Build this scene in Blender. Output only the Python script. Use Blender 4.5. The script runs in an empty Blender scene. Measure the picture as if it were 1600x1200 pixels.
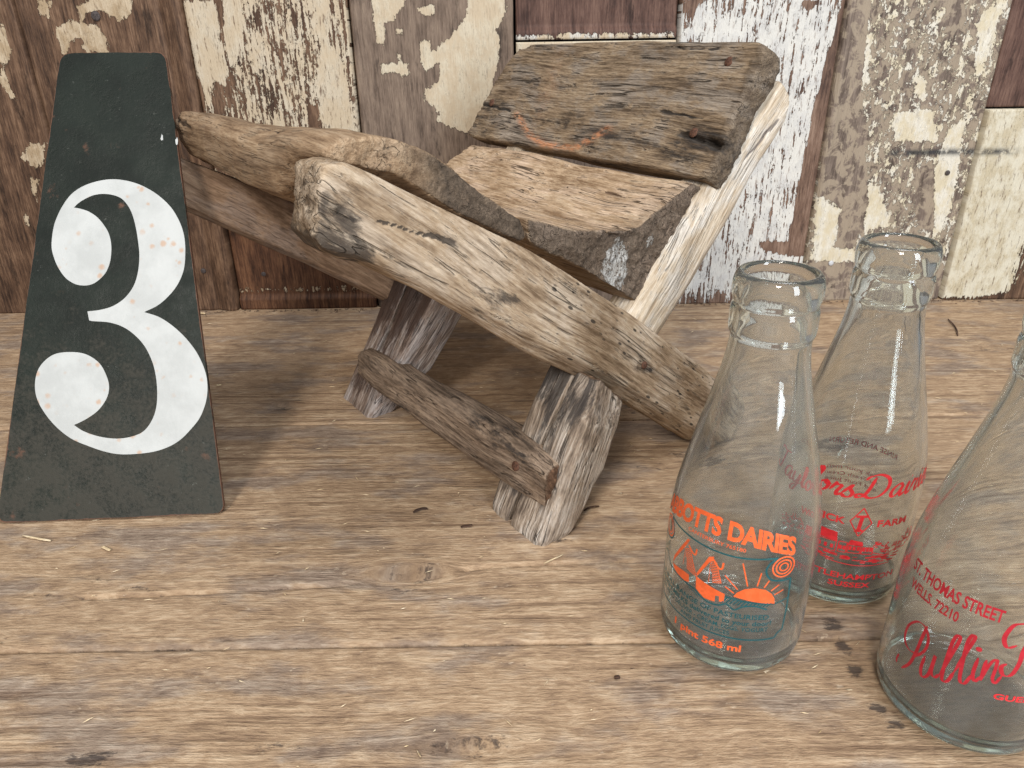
import bpy, bmesh, math, random
import numpy as np
from mathutils import Matrix, Vector
from mathutils.geometry import tessellate_polygon

S = bpy.context.scene
C = S.collection
random.seed(3)

# ------------------------------------------------------------------ camera, world, lamps, exposure
F, PITCH, ROLL, HC = 1130.0, math.radians(25.5), math.radians(0.9), 0.275
cP, sP, cR, sR = math.cos(PITCH), math.sin(PITCH), math.cos(ROLL), math.sin(ROLL)
cam = bpy.data.cameras.new('camera')
cam.sensor_width = 36.0
cam.lens = F / 1600.0 * 36.0
cam.clip_start, cam.clip_end = 0.01, 50
camo = bpy.data.objects.new('camera', cam)
C.objects.link(camo)
right = Vector((cR, -sR * sP, -sR * cP))
up = Vector((sR, cR * sP, cR * cP))
fwd = Vector((0, cP, -sP))
camo.matrix_world = Matrix(((right.x, up.x, -fwd.x, 0), (right.y, up.y, -fwd.y, 0), (right.z, up.z, -fwd.z, HC), (0, 0, 0, 1)))
S.camera = camo

w = bpy.data.worlds.new('World')
S.world = w
w.use_nodes = True
w.node_tree.nodes['Background'].inputs[0].default_value = (0.93, 0.95, 1.0, 1)
w.node_tree.nodes['Background'].inputs[1].default_value = 0.24


def area_lamp(name, loc, aim, sx, sy, power, col):
    d = bpy.data.lights.new(name, 'AREA')
    d.shape = 'RECTANGLE'
    d.size, d.size_y, d.energy, d.color = sx, sy, power, col
    o = bpy.data.objects.new(name, d)
    d.cycles.is_caustics_light = True
    C.objects.link(o)
    o.location = loc
    o.rotation_euler = (Vector(aim) - Vector(loc)).to_track_quat('-Z', 'Y').to_euler()
    return o


area_lamp('window_light_right', (1.30, -2.05, 0.95), (0.1, 0.45, 0.12), 0.66, 2.0, 72, (0.84, 0.92, 1.0))
area_lamp('overhead_fill', (0.35, 0.05, 2.0), (0.1, 0.42, 0.0), 1.0, 0.8, 21, (0.97, 0.98, 1.0))  # added overhead fill with no known source, lifts the light on the floor
area_lamp('window_light_front', (-0.66, -1.95, 1.95), (-0.1, 0.45, 0.05), 0.46, 0.8, 66, (1.0, 0.94, 0.86))


S.view_settings.view_transform = 'Standard'
S.view_settings.look = 'None'
S.view_settings.gamma = 1
S.view_settings.exposure = 0.0
cy = S.cycles
cy.use_denoising = True
cy.denoiser = 'OPENIMAGEDENOISE'
cy.denoising_prefilter = 'NONE'
cy.denoising_input_passes = 'RGB_ALBEDO_NORMAL'
cy.max_bounces, cy.transmission_bounces, cy.transparent_max_bounces = 24, 24, 16
cy.diffuse_bounces, cy.glossy_bounces = 3, 6
cy.caustics_refractive, cy.caustics_reflective = True, False
cy.blur_glossy = 0.6
cy.sample_clamp_indirect = 12


# ------------------------------------------------------------------ where a line of sight meets a plane of the place
def sight(x, y):
    u, v = (x - 800) / F, (600 - y) / F
    u, v = u * cR + v * sR, -u * sR + v * cR
    return np.array([u, cP + v * sP, -sP + v * cP])


CAM = np.array([0, 0, HC])


def at_plane(x, y, p, n):
    r = sight(x, y)
    return CAM + r * (np.dot(np.asarray(p) - CAM, n) / np.dot(r, n))


def at_floor(x, y):
    return at_plane(x, y, (0, 0, 0), np.array([0, 0, 1.0]))


WALL_Y = 0.785


def at_wall(x, y):
    p = at_plane(x, y, (0, WALL_Y, 0), np.array([0, 1.0, 0]))
    return p[0], p[2]


# ------------------------------------------------------------------ numpy noise
_rng = np.random.default_rng(11)
_perm = _rng.permutation(256)
_perm = np.concatenate([_perm, _perm, _perm])
_grad = _rng.normal(size=(256, 3))
_grad /= np.linalg.norm(_grad, axis=1)[:, None]


def pn(P):
    P = np.asarray(P, float)
    i = np.floor(P).astype(int)
    f = P - i
    i &= 255
    u = f * f * f * (f * (f * 6 - 15) + 10)
    out = 0
    for dx in (0, 1):
        for dy in (0, 1):
            for dz in (0, 1):
                h = _perm[_perm[_perm[(i[:, 0] + dx) & 255] + ((i[:, 1] + dy) & 255)] + ((i[:, 2] + dz) & 255)]
                g = _grad[h]
                d = (f[:, 0] - dx) * g[:, 0] + (f[:, 1] - dy) * g[:, 1] + (f[:, 2] - dz) * g[:, 2]
                out = out + d * (u[:, 0] if dx else 1 - u[:, 0]) * (u[:, 1] if dy else 1 - u[:, 1]) * (u[:, 2] if dz else 1 - u[:, 2])
    return out * 1.6


def fbm(P, o=4):
    r, a = 0, 1.0
    for k in range(o):
        r = r + a * pn(P * (2 ** k) + 7.3 * k)
        a *= 0.5
    return r


def sstep(a, b, x):
    t = np.clip((x - a) / (b - a), 0, 1)
    return t * t * (3 - 2 * t)


# ------------------------------------------------------------------ objects
def props(o, label=None, cat=None, group=None, kind=None):
    if label: o['label'] = label
    if cat: o['category'] = cat
    if group: o['group'] = group
    if kind: o['kind'] = kind
    return o


def empty(name, loc=(0, 0, 0), rz=0, **k):
    o = bpy.data.objects.new(name, None)
    o.empty_display_size = 0.03
    C.objects.link(o)
    o.location = loc
    o.rotation_euler = (0, 0, rz)
    return props(o, **k)


def link(name, me, mat, parent=None, smooth=True, **k):
    o = bpy.data.objects.new(name, me)
    C.objects.link(o)
    if mat: me.materials.append(mat)
    if parent: o.parent = parent
    if smooth:
        me.polygons.foreach_set('use_smooth', np.ones(len(me.polygons), bool))
    return props(o, **k)


def mesh_from(name, V, Fc):
    me = bpy.data.meshes.new(name)
    me.from_pydata([tuple(map(float, v)) for v in V], [], [tuple(map(int, f)) for f in Fc])
    me.update()
    return me


def set_attr(me, name, arr):
    arr = np.asarray(arr, np.float32)
    if arr.ndim == 2:
        a = me.attributes.new(name, 'FLOAT_VECTOR', 'POINT')
        a.data.foreach_set('vector', arr.ravel())
    else:
        a = me.attributes.new(name, 'FLOAT', 'POINT')
        a.data.foreach_set('value', arr)


def get_co(me):
    a = np.empty(len(me.vertices) * 3, np.float32)
    me.vertices.foreach_get('co', a)
    return a.reshape(-1, 3).astype(float)


def get_no(me):
    a = np.empty(len(me.vertices) * 3, np.float32)
    me.vertex_normals.foreach_get('vector', a)
    return a.reshape(-1, 3).astype(float)


# ------------------------------------------------------------------ node helpers
class G:
    def __init__(s, name):
        s.m = bpy.data.materials.new(name)
        s.m.use_nodes = True
        s.t = s.m.node_tree
        s.t.nodes.clear()
        s.out = s.t.nodes.new('ShaderNodeOutputMaterial')

    def node(s, ty, ins=None, **k):
        n = s.t.nodes.new(ty)
        for a, b in k.items(): setattr(n, a, b)
        for a, b in (ins or {}).items(): s.put(n.inputs[a], b)
        return n

    def put(s, sock, v):
        if isinstance(v, bpy.types.NodeSocket): s.t.links.new(v, sock)
        elif isinstance(v, bpy.types.Node): s.t.links.new(v.outputs[0], sock)
        else:
            if sock.type == 'RGBA' and len(v) == 3: v = (*v, 1)
            sock.default_value = v

    def attr(s, n, out='Fac'):
        return s.node('ShaderNodeAttribute', attribute_name=n).outputs[out]

    def mth(s, op, a, b=0.0, c=0.0, clamp=False):
        n = s.node('ShaderNodeMath', operation=op, use_clamp=clamp)
        s.put(n.inputs[0], a)
        s.put(n.inputs[1], b)
        s.put(n.inputs[2], c)
        return n.outputs[0]

    def add(s, *a):
        r = a[0]
        for b in a[1:]: r = s.mth('ADD', r, b)
        return r

    def mul(s, a, b): return s.mth('MULTIPLY', a, b)

    def vmul(s, v, k):
        n = s.node('ShaderNodeVectorMath', operation='MULTIPLY')
        s.put(n.inputs[0], v)
        n.inputs[1].default_value = k
        return n.outputs[0]

    def noise(s, v, scale=(1, 1, 1), detail=4, rough=0.55, dist=0.0):
        n = s.node('ShaderNodeTexNoise', {'Vector': s.vmul(v, scale), 'Scale': 1.0, 'Detail': detail, 'Roughness': rough, 'Distortion': dist})
        return n.outputs[0]

    def step(s, x, a, b, lo=0.0, hi=1.0):
        n = s.node('ShaderNodeMapRange', {'Value': x, 'From Min': a, 'From Max': b, 'To Min': lo, 'To Max': hi}, interpolation_type='SMOOTHSTEP')
        return n.outputs[0]

    def mix(s, f, a, b, mode='MIX'):
        n = s.node('ShaderNodeMix', data_type='RGBA', blend_type=mode)
        s.put(n.inputs[0], f)
        s.put(n.inputs[6], a)
        s.put(n.inputs[7], b)
        return n.outputs[2]

    def ramp(s, f, stops):
        n = s.node('ShaderNodeValToRGB', {'Fac': f})
        e = n.color_ramp.elements
        while len(e) < len(stops): e.new(0.5)
        for k, (p, c) in zip(e, stops):
            k.position = p
            k.color = (*c, 1)
        return n.outputs[0]

    def bump(s, h, dist, strength=1.0, normal=None):
        n = s.node('ShaderNodeBump', {'Height': h, 'Distance': dist, 'Strength': strength})
        if normal: s.put(n.inputs['Normal'], normal)
        return n.outputs[0]

    def pbr(s, col, rough, nrm=None, spec=0.3, metal=0.0):
        n = s.node('ShaderNodeBsdfPrincipled', {'Base Color': col, 'Roughness': rough, 'Specular IOR Level': spec, 'Metallic': metal})
        if nrm: s.put(n.inputs['Normal'], nrm)
        s.t.links.new(n.outputs[0], s.out.inputs['Surface'])
        return s.m


def lin(*c):
    return tuple(((v / 255 + 0.055) / 1.055) ** 2.4 if v > 10 else v / 255 / 12.92 for v in c)


def wood(name, dark, mid, light, stain=(0.035, 0.032, 0.032), stain_th=0.60, grey=None, greyness=0.4, crack=1.0, fibre=1.0, rough=0.82,
         endcol=(0.085, 0.062, 0.048), bump=1.0, dust=0.0, pits=0.0, pores=0.7, contrast=1.22, special=False):
    """weathered timber; grain runs along x of the attribute gc (metres)"""
    g = G(name)
    gc = g.attr('gc', 'Vector')
    v1 = g.noise(gc, (11, 95, 95), 5, 0.66, 0.3)
    v2 = g.noise(gc, (45, 520, 520), 3, 0.66)
    v3 = g.noise(gc, (28, 52, 52), 5, 0.68)
    tone = g.add(g.mul(v1, 0.34), g.mul(v2, 0.36), g.mul(v3, 0.30))
    hw = 0.115 / contrast
    col = g.ramp(tone, [(0.505 - hw, dark), (0.505, mid), (0.505 + hw, light)])
    if grey:
        gm = g.step(v3, 0.44, 0.62, 0.0, greyness)
        col = g.mix(gm, col, g.ramp(g.add(g.mul(v2, 0.6), g.mul(v1, 0.4)), [(0.36, tuple(c * 0.35 for c in grey)), (0.52, grey), (0.66, tuple(min(1, c * 1.45) for c in grey))]))
    # dark weather stain, streaked along the grain
    n5 = g.noise(gc, (24, 85, 85), 7, 0.74, 0.3)
    sm = g.step(g.add(n5, g.mul(g.attr('dk'), 0.42)), stain_th, stain_th + 0.15)
    col = g.mix(g.mul(sm, 0.85), col, stain)
    # drying cracks, then pores
    n4 = g.noise(gc, (7, 190, 190), 2, 0.5, 0.2)
    ck = g.mth('SUBTRACT', 1.0, g.step(g.mth('ABSOLUTE', g.mth('SUBTRACT', n4, 0.5)), 0.0, 0.022))
    ck = g.mul(g.mul(ck, g.step(v3, 0.47, 0.60)), crack)
    col = g.mix(g.mul(ck, 0.8), col, tuple(c * 0.22 for c in dark))
    po = g.mul(g.step(v2, 0.57, 0.66), g.step(n5, 0.46, 0.60))
    col = g.mix(g.mul(po, pores), col, tuple(c * 0.32 for c in dark))
    h = g.add(g.mul(v2, 0.85 * fibre), g.mul(v1, 0.5), g.mul(ck, -0.9))
    if pits:
        vo = g.node('ShaderNodeTexVoronoi', {'Vector': g.vmul(gc, (100, 250, 250)), 'Scale': 1.0, 'Randomness': 1.0})
        cell = g.node('ShaderNodeSeparateColor', {0: vo.outputs[1]}).outputs[0]
        size = g.mth('MULTIPLY_ADD', cell, 0.20, 0.06)
        pit = g.mul(g.step(g.mth('SUBTRACT', vo.outputs[0], size), 0.06, -0.03), g.step(g.add(v3, g.mul(g.attr('pt'), 0.16)), 0.56, 0.66))
        col = g.mix(g.mul(pit, pits), col, (0.03, 0.025, 0.022))
    # end grain
    eg = g.attr('eg')
    e1 = g.noise(gc, (120, 380, 380), 7, 0.76)
    ecol = g.ramp(g.add(g.mul(e1, 0.72), g.mul(v3, 0.28)), [(0.35, tuple(c * 0.22 for c in endcol)), (0.47, tuple(c * 0.7 for c in endcol)), (0.55, endcol), (0.68, tuple(min(1, c * 2.4) for c in endcol))])
    col = g.mix(eg, col, ecol)
    h = g.add(h, g.mul(g.mul(eg, e1), 1.3))
    if dust:
        du = g.step(g.noise(gc, (55, 90, 90), 5, 0.74), 0.54, 0.70, 0, dust)
        col = g.mix(du, col, (0.50, 0.43, 0.36))
    if special:
        og = g.mul(g.attr('og'), g.step(g.noise(gc, (160, 400, 400), 4, 0.7), 0.36, 0.62))
        col = g.mix(og, col, (0.66, 0.27, 0.12))
        wn_ = g.noise(gc, (150, 170, 170), 6, 0.72)
        whn = g.add(g.attr('wh'), g.mul(g.mth('SUBTRACT', wn_, 0.5), 1.1))
        fl = g.mth('ABSOLUTE', g.mth('SUBTRACT', g.noise(gc, (150, 420, 150), 3, 0.6), 0.5))
        wh = g.mul(g.step(whn, 0.5, 0.55), g.step(fl, 0.012, 0.035))
        col = g.mix(wh, col, g.mix(g.step(wn_, 0.4, 0.62), (0.66, 0.65, 0.62), (0.46, 0.43, 0.39)))
        h = g.add(h, g.mul(wh, 0.6))
    return g.pbr(col, rough, g.bump(h, 0.0022 * bump), 0.22)


# ------------------------------------------------------------------ timber pieces: coarse loft -> fine remesh -> wear
def wear_mesh(name, rings, voxel, smooth_it, grain, amp=(0.0012, 0.0006, 0.0004), cracks=(), attrs=None, seed=0, egk=1.0, rough_end=0.0012, warp=0.004):
    bm = bmesh.new()
    R = [[bm.verts.new(tuple(p)) for p in r] for r in rings]
    n = len(rings[0])
    for a, b in zip(R[:-1], R[1:]):
        for k in range(n): bm.faces.new((a[k], a[(k + 1) % n], b[(k + 1) % n], b[k]))
    bm.faces.new(R[0][::-1])
    bm.faces.new(R[-1])
    bmesh.ops.triangulate(bm, faces=[f for f in bm.faces if len(f.verts) > 4])
    bmesh.ops.recalc_face_normals(bm, faces=bm.faces[:])
    me0 = bpy.data.meshes.new('raw')
    bm.to_mesh(me0)
    bm.free()
    tmp = bpy.data.objects.new('raw', me0)
    C.objects.link(tmp)
    md = tmp.modifiers.new('r', 'REMESH')
    md.mode = 'VOXEL'
    md.voxel_size = voxel
    dg = bpy.context.evaluated_depsgraph_get()
    me = bpy.data.meshes.new_from_object(tmp.evaluated_get(dg))
    bpy.data.objects.remove(tmp)
    bpy.data.meshes.remove(me0)
    me.name = name
    P = get_co(me)
    ed = np.empty(len(me.edges) * 2, np.int32)
    me.edges.foreach_get('vertices', ed)
    ed = ed.reshape(-1, 2)
    cnt = np.bincount(ed.ravel(), minlength=len(P))[:, None]
    for _ in range(smooth_it):
        A = np.zeros_like(P)
        np.add.at(A, ed[:, 0], P[ed[:, 1]])
        np.add.at(A, ed[:, 1], P[ed[:, 0]])
        P = P * 0.4 + 0.6 * A / cnt
    me.vertices.foreach_set('co', P.astype(np.float32).ravel())
    me.update()
    Nn = get_no(me)
    gx = np.asarray(grain, float)
    gx /= np.linalg.norm(gx)
    gy = np.cross(gx, (0.31, 0.2, 0.93))
    gy /= np.linalg.norm(gy)
    gz = np.cross(gx, gy)
    gc = np.stack([P @ gx, P @ gy, P @ gz], 1) + seed * 1.37
    wv = np.stack([pn(P * 9 + seed), pn(P * 9 + seed + 31), pn(P * 9 + seed + 57)], 1) * warp
    wv[:, 0] = 0
    gc = gc + wv
    eg = sstep(0.55, 0.85, np.abs(Nn @ gx)) * egk
    d = amp[0] * pn(P * 22 + seed) + amp[1] * pn(gc * (12, 110, 110)) + amp[2] * pn(gc * (20, 300, 300)) * (1 - eg)
    d += np.clip(sstep(0.45, 0.8, np.abs(Nn @ gx)), 0, 1) * rough_end * fbm(P * 150 + seed, 4)
    dk = np.zeros(len(P))
    for (a, b, wd, dp) in cracks:
        a, b = np.array(a), np.array(b)
        ab = b - a
        t = np.clip(((P - a) @ ab) / (ab @ ab), 0, 1)
        q = P - (a + t[:, None] * ab)
        q += 0.0012 * np.stack([pn(P * 120), pn(P * 120 + 9), pn(P * 120 + 17)], 1)
        q -= Nn * np.sum(q * Nn, 1)[:, None]
        r = np.linalg.norm(q, axis=1)
        far = np.abs(np.sum((P - (a + t[:, None] * ab)) * Nn, 1)) < 0.02
        k = np.exp(-(r / wd) ** 2) * far * np.clip(8 * np.minimum(t, 1 - t) + 0.25, 0, 1)
        d -= dp * k
        dk = np.maximum(dk, k * 1.2)
    at = attrs(P, Nn, gc) if attrs else {}
    Q = P + Nn * d[:, None]
    me.vertices.foreach_set('co', Q.astype(np.float32).ravel())
    me.update()
    set_attr(me, 'gc', gc)
    set_attr(me, 'dk', at.pop('dk', 0) + dk)
    set_attr(me, 'eg', np.clip(np.maximum(eg, at.pop('eg', 0)), 0, 1) * np.ones(len(P)))
    for k, v in at.items(): set_attr(me, k, v * np.ones(len(P)))
    return me


def blob(P, c, r):
    """soft ellipsoid mask"""
    return np.exp(-np.sum(((P - np.array(c)) / np.array(r)) ** 2, 1))


# ------------------------------------------------------------------ floor of old wide planks
def floor_mat():
    g = G('old_floor_timber')
    gc = g.attr('gc', 'Vector')
    pa = g.noise(gc, (8, 20, 20), 3, 0.55)
    pb = g.noise(gc, (48, 105, 105), 7, 0.74, 0.5)
    rd = g.noise(gc, (8, 230, 230), 3, 0.6)
    fb = g.noise(gc, (110, 640, 640), 3, 0.68)
    gate = g.step(pa, 0.40, 0.60, 0.25, 1.0)
    tone = g.add(g.mul(pb, 0.42), g.mul(fb, 0.30), g.mul(g.add(g.mul(g.mth('SUBTRACT', rd, 0.5), gate), 0.5), 0.28))
    warm = g.ramp(tone, [(0.385, lin(122, 99, 79)), (0.50, lin(166, 139, 111)), (0.615, lin(199, 175, 146))])
    cool = g.ramp(tone, [(0.385, lin(108, 90, 77)), (0.50, lin(146, 127, 110)), (0.62, lin(182, 165, 147))])
    col = g.mix(g.step(g.noise(gc, (13, 30, 30), 5, 0.62), 0.47, 0.62), warm, cool)
    # brown rubbed-in dirt
    ds = g.noise(gc, (20, 62, 62), 7, 0.74, 0.4)
    col = g.mix(g.step(ds, 0.56, 0.72, 0, 0.42), col, lin(112, 88, 72))
    sm = g.step(g.add(g.noise(gc, (70, 170, 170), 6, 0.74), g.mul(g.attr('dk'), 0.42)), 0.66, 0.78)  # dk: stains, seams and the shadow painted below the rail end
    col = g.mix(g.mul(sm, 0.85), col, lin(66, 58, 55))
    # ridged grain: dark valleys
    va = g.mul(g.mul(g.step(rd, 0.46, 0.36), g.step(pa, 0.47, 0.60)), g.step(pb, 0.36, 0.52))
    col = g.mix(g.mul(va, 0.42), col, lin(96, 72, 54))
    # flecks and pale scuffs
    fk = g.noise(gc, (150, 330, 330), 3, 0.6)
    col = g.mix(g.step(fk, 0.69, 0.75, 0, 0.6), col, lin(78, 58, 46))
    col = g.mix(g.step(g.add(g.mul(fk, 0.5), g.mul(pb, 0.5)), 0.40, 0.33, 0, 0.5), col, lin(222, 202, 176))
    h = g.add(g.mul(fb, 0.6), g.mul(g.mul(rd, gate), 1.1), g.mul(pb, 0.7), g.mul(sm, -0.2))
    return g.pbr(col, 0.66, g.bump(h, 0.0014), 0.25)


M_floor = floor_mat()
M_under = G('shadow_gap_timber').pbr((0.02, 0.016, 0.013), 0.95)


def box_mesh(name, x0, x1, y0, y1, z0, z1):
    V = [(x, y, z) for z in (z0, z1) for y in (y0, y1) for x in (x0, x1)]
    Fc = [(0, 2, 3, 1), (4, 5, 7, 6), (0, 1, 5, 4), (2, 6, 7, 3), (0, 4, 6, 2), (1, 3, 7, 5)]
    return mesh_from(name, V, Fc)


def grid_solid(name, us, vs, fpos, depth_vec):
    """a dense front sheet over the grid us x vs with four sides going back by depth_vec"""
    U, Vv = np.meshgrid(us, vs, indexing='ij')
    P = fpos(U.ravel(), Vv.ravel())
    nu, nv = len(us), len(vs)
    idx = np.arange(nu * nv).reshape(nu, nv)
    q = np.stack([idx[:-1, :-1], idx[1:, :-1], idx[1:, 1:], idx[:-1, 1:]], -1).reshape(-1, 4)
    rim = np.concatenate([idx[:, 0], idx[-1, 1:], idx[-2::-1, -1], idx[0, -2:0:-1]])
    n0 = len(P)
    Bk = P[rim] + np.array(depth_vec)
    m = len(rim)
    side = [(rim[k], n0 + k, n0 + (k + 1) % m, rim[(k + 1) % m]) for k in range(m)]
    me = mesh_from(name, np.vstack([P, Bk]), list(map(tuple, q)) + side)
    return me, U.ravel(), Vv.ravel(), rim


floor = link('floor', box_mesh('floor', -1.0, 1.0, -0.4, 0.83, -0.06, -0.022), M_under, smooth=False, kind='structure')

KN = [(at_floor(640, 895), 0.030, 0.016, 0.010), (at_floor(445, 632), 0.020, 0.012, 0.006), (at_floor(735, 1165), 0.03, 0.010, 0.004), (at_floor(95, 905), 0.03, 0.008, -0.004)]
STAINS_AND_SHADE = [((1300, 975), 20, 14, .9), ((1318, 1010), 14, 20, .9), ((1335, 1050), 14, 16, 1.0), ((1350, 1075), 8, 12, .8), ((1372, 1108), 16, 10, 1.0), ((1400, 1135), 18, 10, 1.0), ((1430, 1160), 12, 8, .6),
          ((1290, 690), 60, 14, .8), ((1090, 712), 45, 12, .9), ((640, 895), 60, 36, .50), ((450, 635), 30, 14, .6), ((225, 922), 45, 8, .5), ((60, 930), 60, 10, .5), ((150, 1185), 60, 16, .8),  # the spot under the rail's rear end is its shadow, painted in
          ((735, 1165), 90, 24, .6), ((720, 790), 30, 8, .4), ((140, 905), 40, 8, .5), ((980, 640), 40, 14, .5), ((400, 1170), 60, 14, .5), ((990, 730), 60, 16, .4), ((870, 845), 30, 6, .6), ((1560, 545), 60, 6, .5)]


def plank(y0, y1, seed, ystep=0.0014):
    xs = np.arange(-0.8, 0.8001, 0.004)
    ys = np.concatenate([np.linspace(y0 + 0.0005, 0.16, 40, endpoint=False) if y0 < 0.1 else np.array([y0 + 0.0005]), np.arange(max(y0 + 0.0012, 0.16), y1 - 0.0010, ystep), [y1 - 0.0005]])

    def fpos(x, y):
        P0 = np.stack([x, y, 0 * x], 1)
        e = np.minimum(y - y0, y1 - y)
        ragged = 0.0005 * pn(P0 * (60, 3, 1) + seed)
        z = -0.0018 * np.exp(-(np.maximum(e + ragged, 0) / 0.0012) ** 2) + 0.0005 * pn(P0 * (4, 18, 1) + seed) + 0.0003 * pn(P0 * (9, 90, 1) + seed)
        # the long drying crack through the knot
        yc = np.interp(x, [-0.30, -0.162, -0.085, -0.04, 0.0, 0.09, 0.25, 0.5], [0.309, 0.3145, 0.3195, 0.3285, 0.3335, 0.3355, 0.3375, 0.338]) + 0.0008 * pn(P0 * (70, 1, 1))
        z = z - 0.0036 * np.exp(-((y - yc) / 0.0011) ** 2) * (0.35 + 0.65 * sstep(-0.4, 0.3, pn(P0 * (22, 1, 1) + 3))) * (x > -0.24) * (np.abs(x + 0.06) > 0.03)
        yc2 = 0.618 + 0.0006 * pn(P0 * (60, 1, 1) + 5)
        z = z - 0.002 * np.exp(-((y - yc2) / 0.0015) ** 2) * (x > -0.12) * (x < 0.12)
        return np.stack([x, y, z], 1)

    me, X, Y, rim = grid_solid('plank', xs, ys, fpos, (0, 0, -0.021))
    # grid columns go +x then +y, so the front face looks up
    P = get_co(me)
    X, Y = P[:, 0], P[:, 1]
    gv = Y.copy()
    dk = np.zeros(len(P))
    for (c, sx, sy, a) in KN:
        r2 = ((X - c[0]) / sx) ** 2 + ((Y - c[1]) / sy) ** 2
        gv = gv + a * np.sign(Y - c[1] + 1e-9) * -np.exp(-r2) * np.minimum(1, np.abs(Y - c[1]) / sy * 2)
    gv = gv + 0.003 * pn(np.stack([X * 5, Y * 9, 0 * X + seed], 1)) + 0.0012 * pn(np.stack([X * 16, Y * 30, 0 * X + seed], 1))
    for ((px, py), rx, ry, s_) in STAINS_AND_SHADE:
        c = at_floor(px, py)
        kx, ky = at_floor(px + rx, py), at_floor(px, py - ry)
        dk = np.maximum(dk, s_ * 0.78 * np.exp(-((X - c[0]) / (kx[0] - c[0])) ** 2 - ((Y - c[1]) / (ky[1] - c[1])) ** 2))
    e = np.minimum(Y - y0, y1 - Y)
    dk = np.maximum(dk, 0.40 * np.exp(-(e / 0.0009) ** 2))
    dk = np.maximum(dk, 0.45 * sstep(-0.0012, -0.0024, P[:, 2]))
    set_attr(me, 'gc', np.stack([X + seed * 0.7, gv + seed * 0.31, 0 * X + seed], 1))
    set_attr(me, 'dk', dk)
    o = link('plank', me, M_floor, floor)
    o.cycles.is_caustics_receiver = True
    return o


for k, (a, b) in enumerate([(-0.36, 0.273), (0.273, 0.508), (0.508, 0.795)]):
    plank(a, b, k + 1.0)

# ------------------------------------------------------------------ wall of old painted boards
wall = link('wall', box_mesh('wall', -1.0, 1.0, WALL_Y + 0.022, WALL_Y + 0.05, -0.01, 0.62), M_under, smooth=False, kind='structure')


def paint_wood(name, dark, mid, light, paint, paint2=None, streak=0.5, blobn=0.5, fine=0.35, under=None, paint_rough=0.6, dirt=0.25):
    g = G(name)
    gc = g.attr('gc', 'Vector')
    v1 = g.noise(gc, (10, 95, 95), 5, 0.68, 0.3)
    v2 = g.noise(gc, (45, 520, 520), 3, 0.68)
    v3 = g.noise(gc, (30, 50, 50), 5, 0.68)
    tone = g.add(g.mul(v1, 0.36), g.mul(v2, 0.36), g.mul(v3, 0.30))
    col = g.ramp(tone, [(0.41, dark), (0.51, mid), (0.61, light)])
    col = g.mix(g.step(g.noise(gc, (18, 70, 70), 6, 0.74), 0.54, 0.68, 0, 0.8), col, tuple(c * 0.45 for c in dark))
    if under:
        um = g.step(g.noise(gc, (60, 75, 75), 5, 0.66, 0.5), 0.44, 0.53)
        col = g.mix(g.mul(um, 0.8), col, under)
    # where paint is left: authored field plus flaking noise
    ns = g.mth('SUBTRACT', g.noise(gc, (26, 240, 240), 4, 0.68), 0.5)
    nb = g.mth('SUBTRACT', g.noise(gc, (95, 110, 110), 7, 0.74, 0.4), 0.5)
    nf = g.mth('SUBTRACT', g.noise(gc, (240, 420, 420), 3, 0.7), 0.5)
    fld = g.add(g.attr('pf'), g.mul(ns, streak), g.mul(nb, blobn), g.mul(nf, fine))
    pm = g.step(fld, 0.0, 0.025)
    edge = g.mul(g.step(fld, -0.05, 0.0), g.mth('SUBTRACT', 1.0, pm))
    pv = g.noise(gc, (40, 60, 60), 5, 0.70)
    pcol = g.mix(g.step(pv, 0.40, 0.62), paint, paint2 or tuple(c * 0.8 for c in paint))
    fleck = g.noise(gc, (60, 300, 300), 4, 0.7)
    pcol = g.mix(g.step(fleck, 0.55, 0.68, 0, dirt * 2.4), pcol, mid)
    fine_ck = g.mul(g.mth('SUBTRACT', 1.0, g.step(g.mth('ABSOLUTE', g.mth('SUBTRACT', g.noise(gc, (45, 260, 260), 3), 0.5)), 0, 0.012)), g.step(pv, 0.45, 0.6))
    pcol = g.mix(g.mul(fine_ck, 0.6), pcol, dark)
    col = g.mix(g.mul(edge, 0.55), col, tuple(c * 0.5 for c in dark))
    col = g.mix(pm, col, pcol)
    bk = g.attr('bk')
    col = g.mix(g.mul(bk, g.step(g.noise(gc, (90, 90, 60), 4, 0.6), 0.36, 0.52)), col, (0.03, 0.032, 0.036))
    h = g.add(g.mul(v2, 0.5), g.mul(pm, 0.7), g.mul(g.mul(pm, pv), 0.5))
    rg = g.step(pm, 0, 1, 0.62, paint_rough)
    return g.pbr(col, rg, g.bump(h, 0.0022), 0.25)


BRN = (lin(54, 39, 30), lin(92, 69, 53), lin(128, 101, 80))
GRY = (lin(78, 66, 58), lin(112, 98, 88), lin(140, 125, 112))
RED = (lin(58, 40, 34), lin(90, 66, 57), lin(114, 88, 76))
CREAM, CREAM2 = lin(188, 171, 146), lin(166, 145, 117)
WHITE, WHITE2 = lin(208, 205, 198), lin(190, 184, 174)
M_b0 = paint_wood('brown_board_cream_flakes', *BRN, CREAM, CREAM2, 0.9, 1.3, 0.7)
M_b2 = paint_wood('cream_streaked_board', *BRN, CREAM, lin(194, 181, 160), 2.0, 1.3, 0.8, dirt=0.35)
M_b2l = paint_wood('dark_red_brown_board', lin(50, 32, 23), lin(88, 59, 42), lin(120, 86, 62), CREAM, CREAM2, 0.7, 1.0, 0.4)
M_b3 = paint_wood('grey_brown_board', lin(82, 68, 58), lin(116, 99, 86), lin(138, 120, 104), CREAM, lin(198, 186, 164), 0.6, 1.1, 0.6, dirt=0.12)
M_b4 = paint_wood('red_brown_panel', *RED, CREAM, WHITE, 0.5, 0.9, 0.4)
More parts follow.
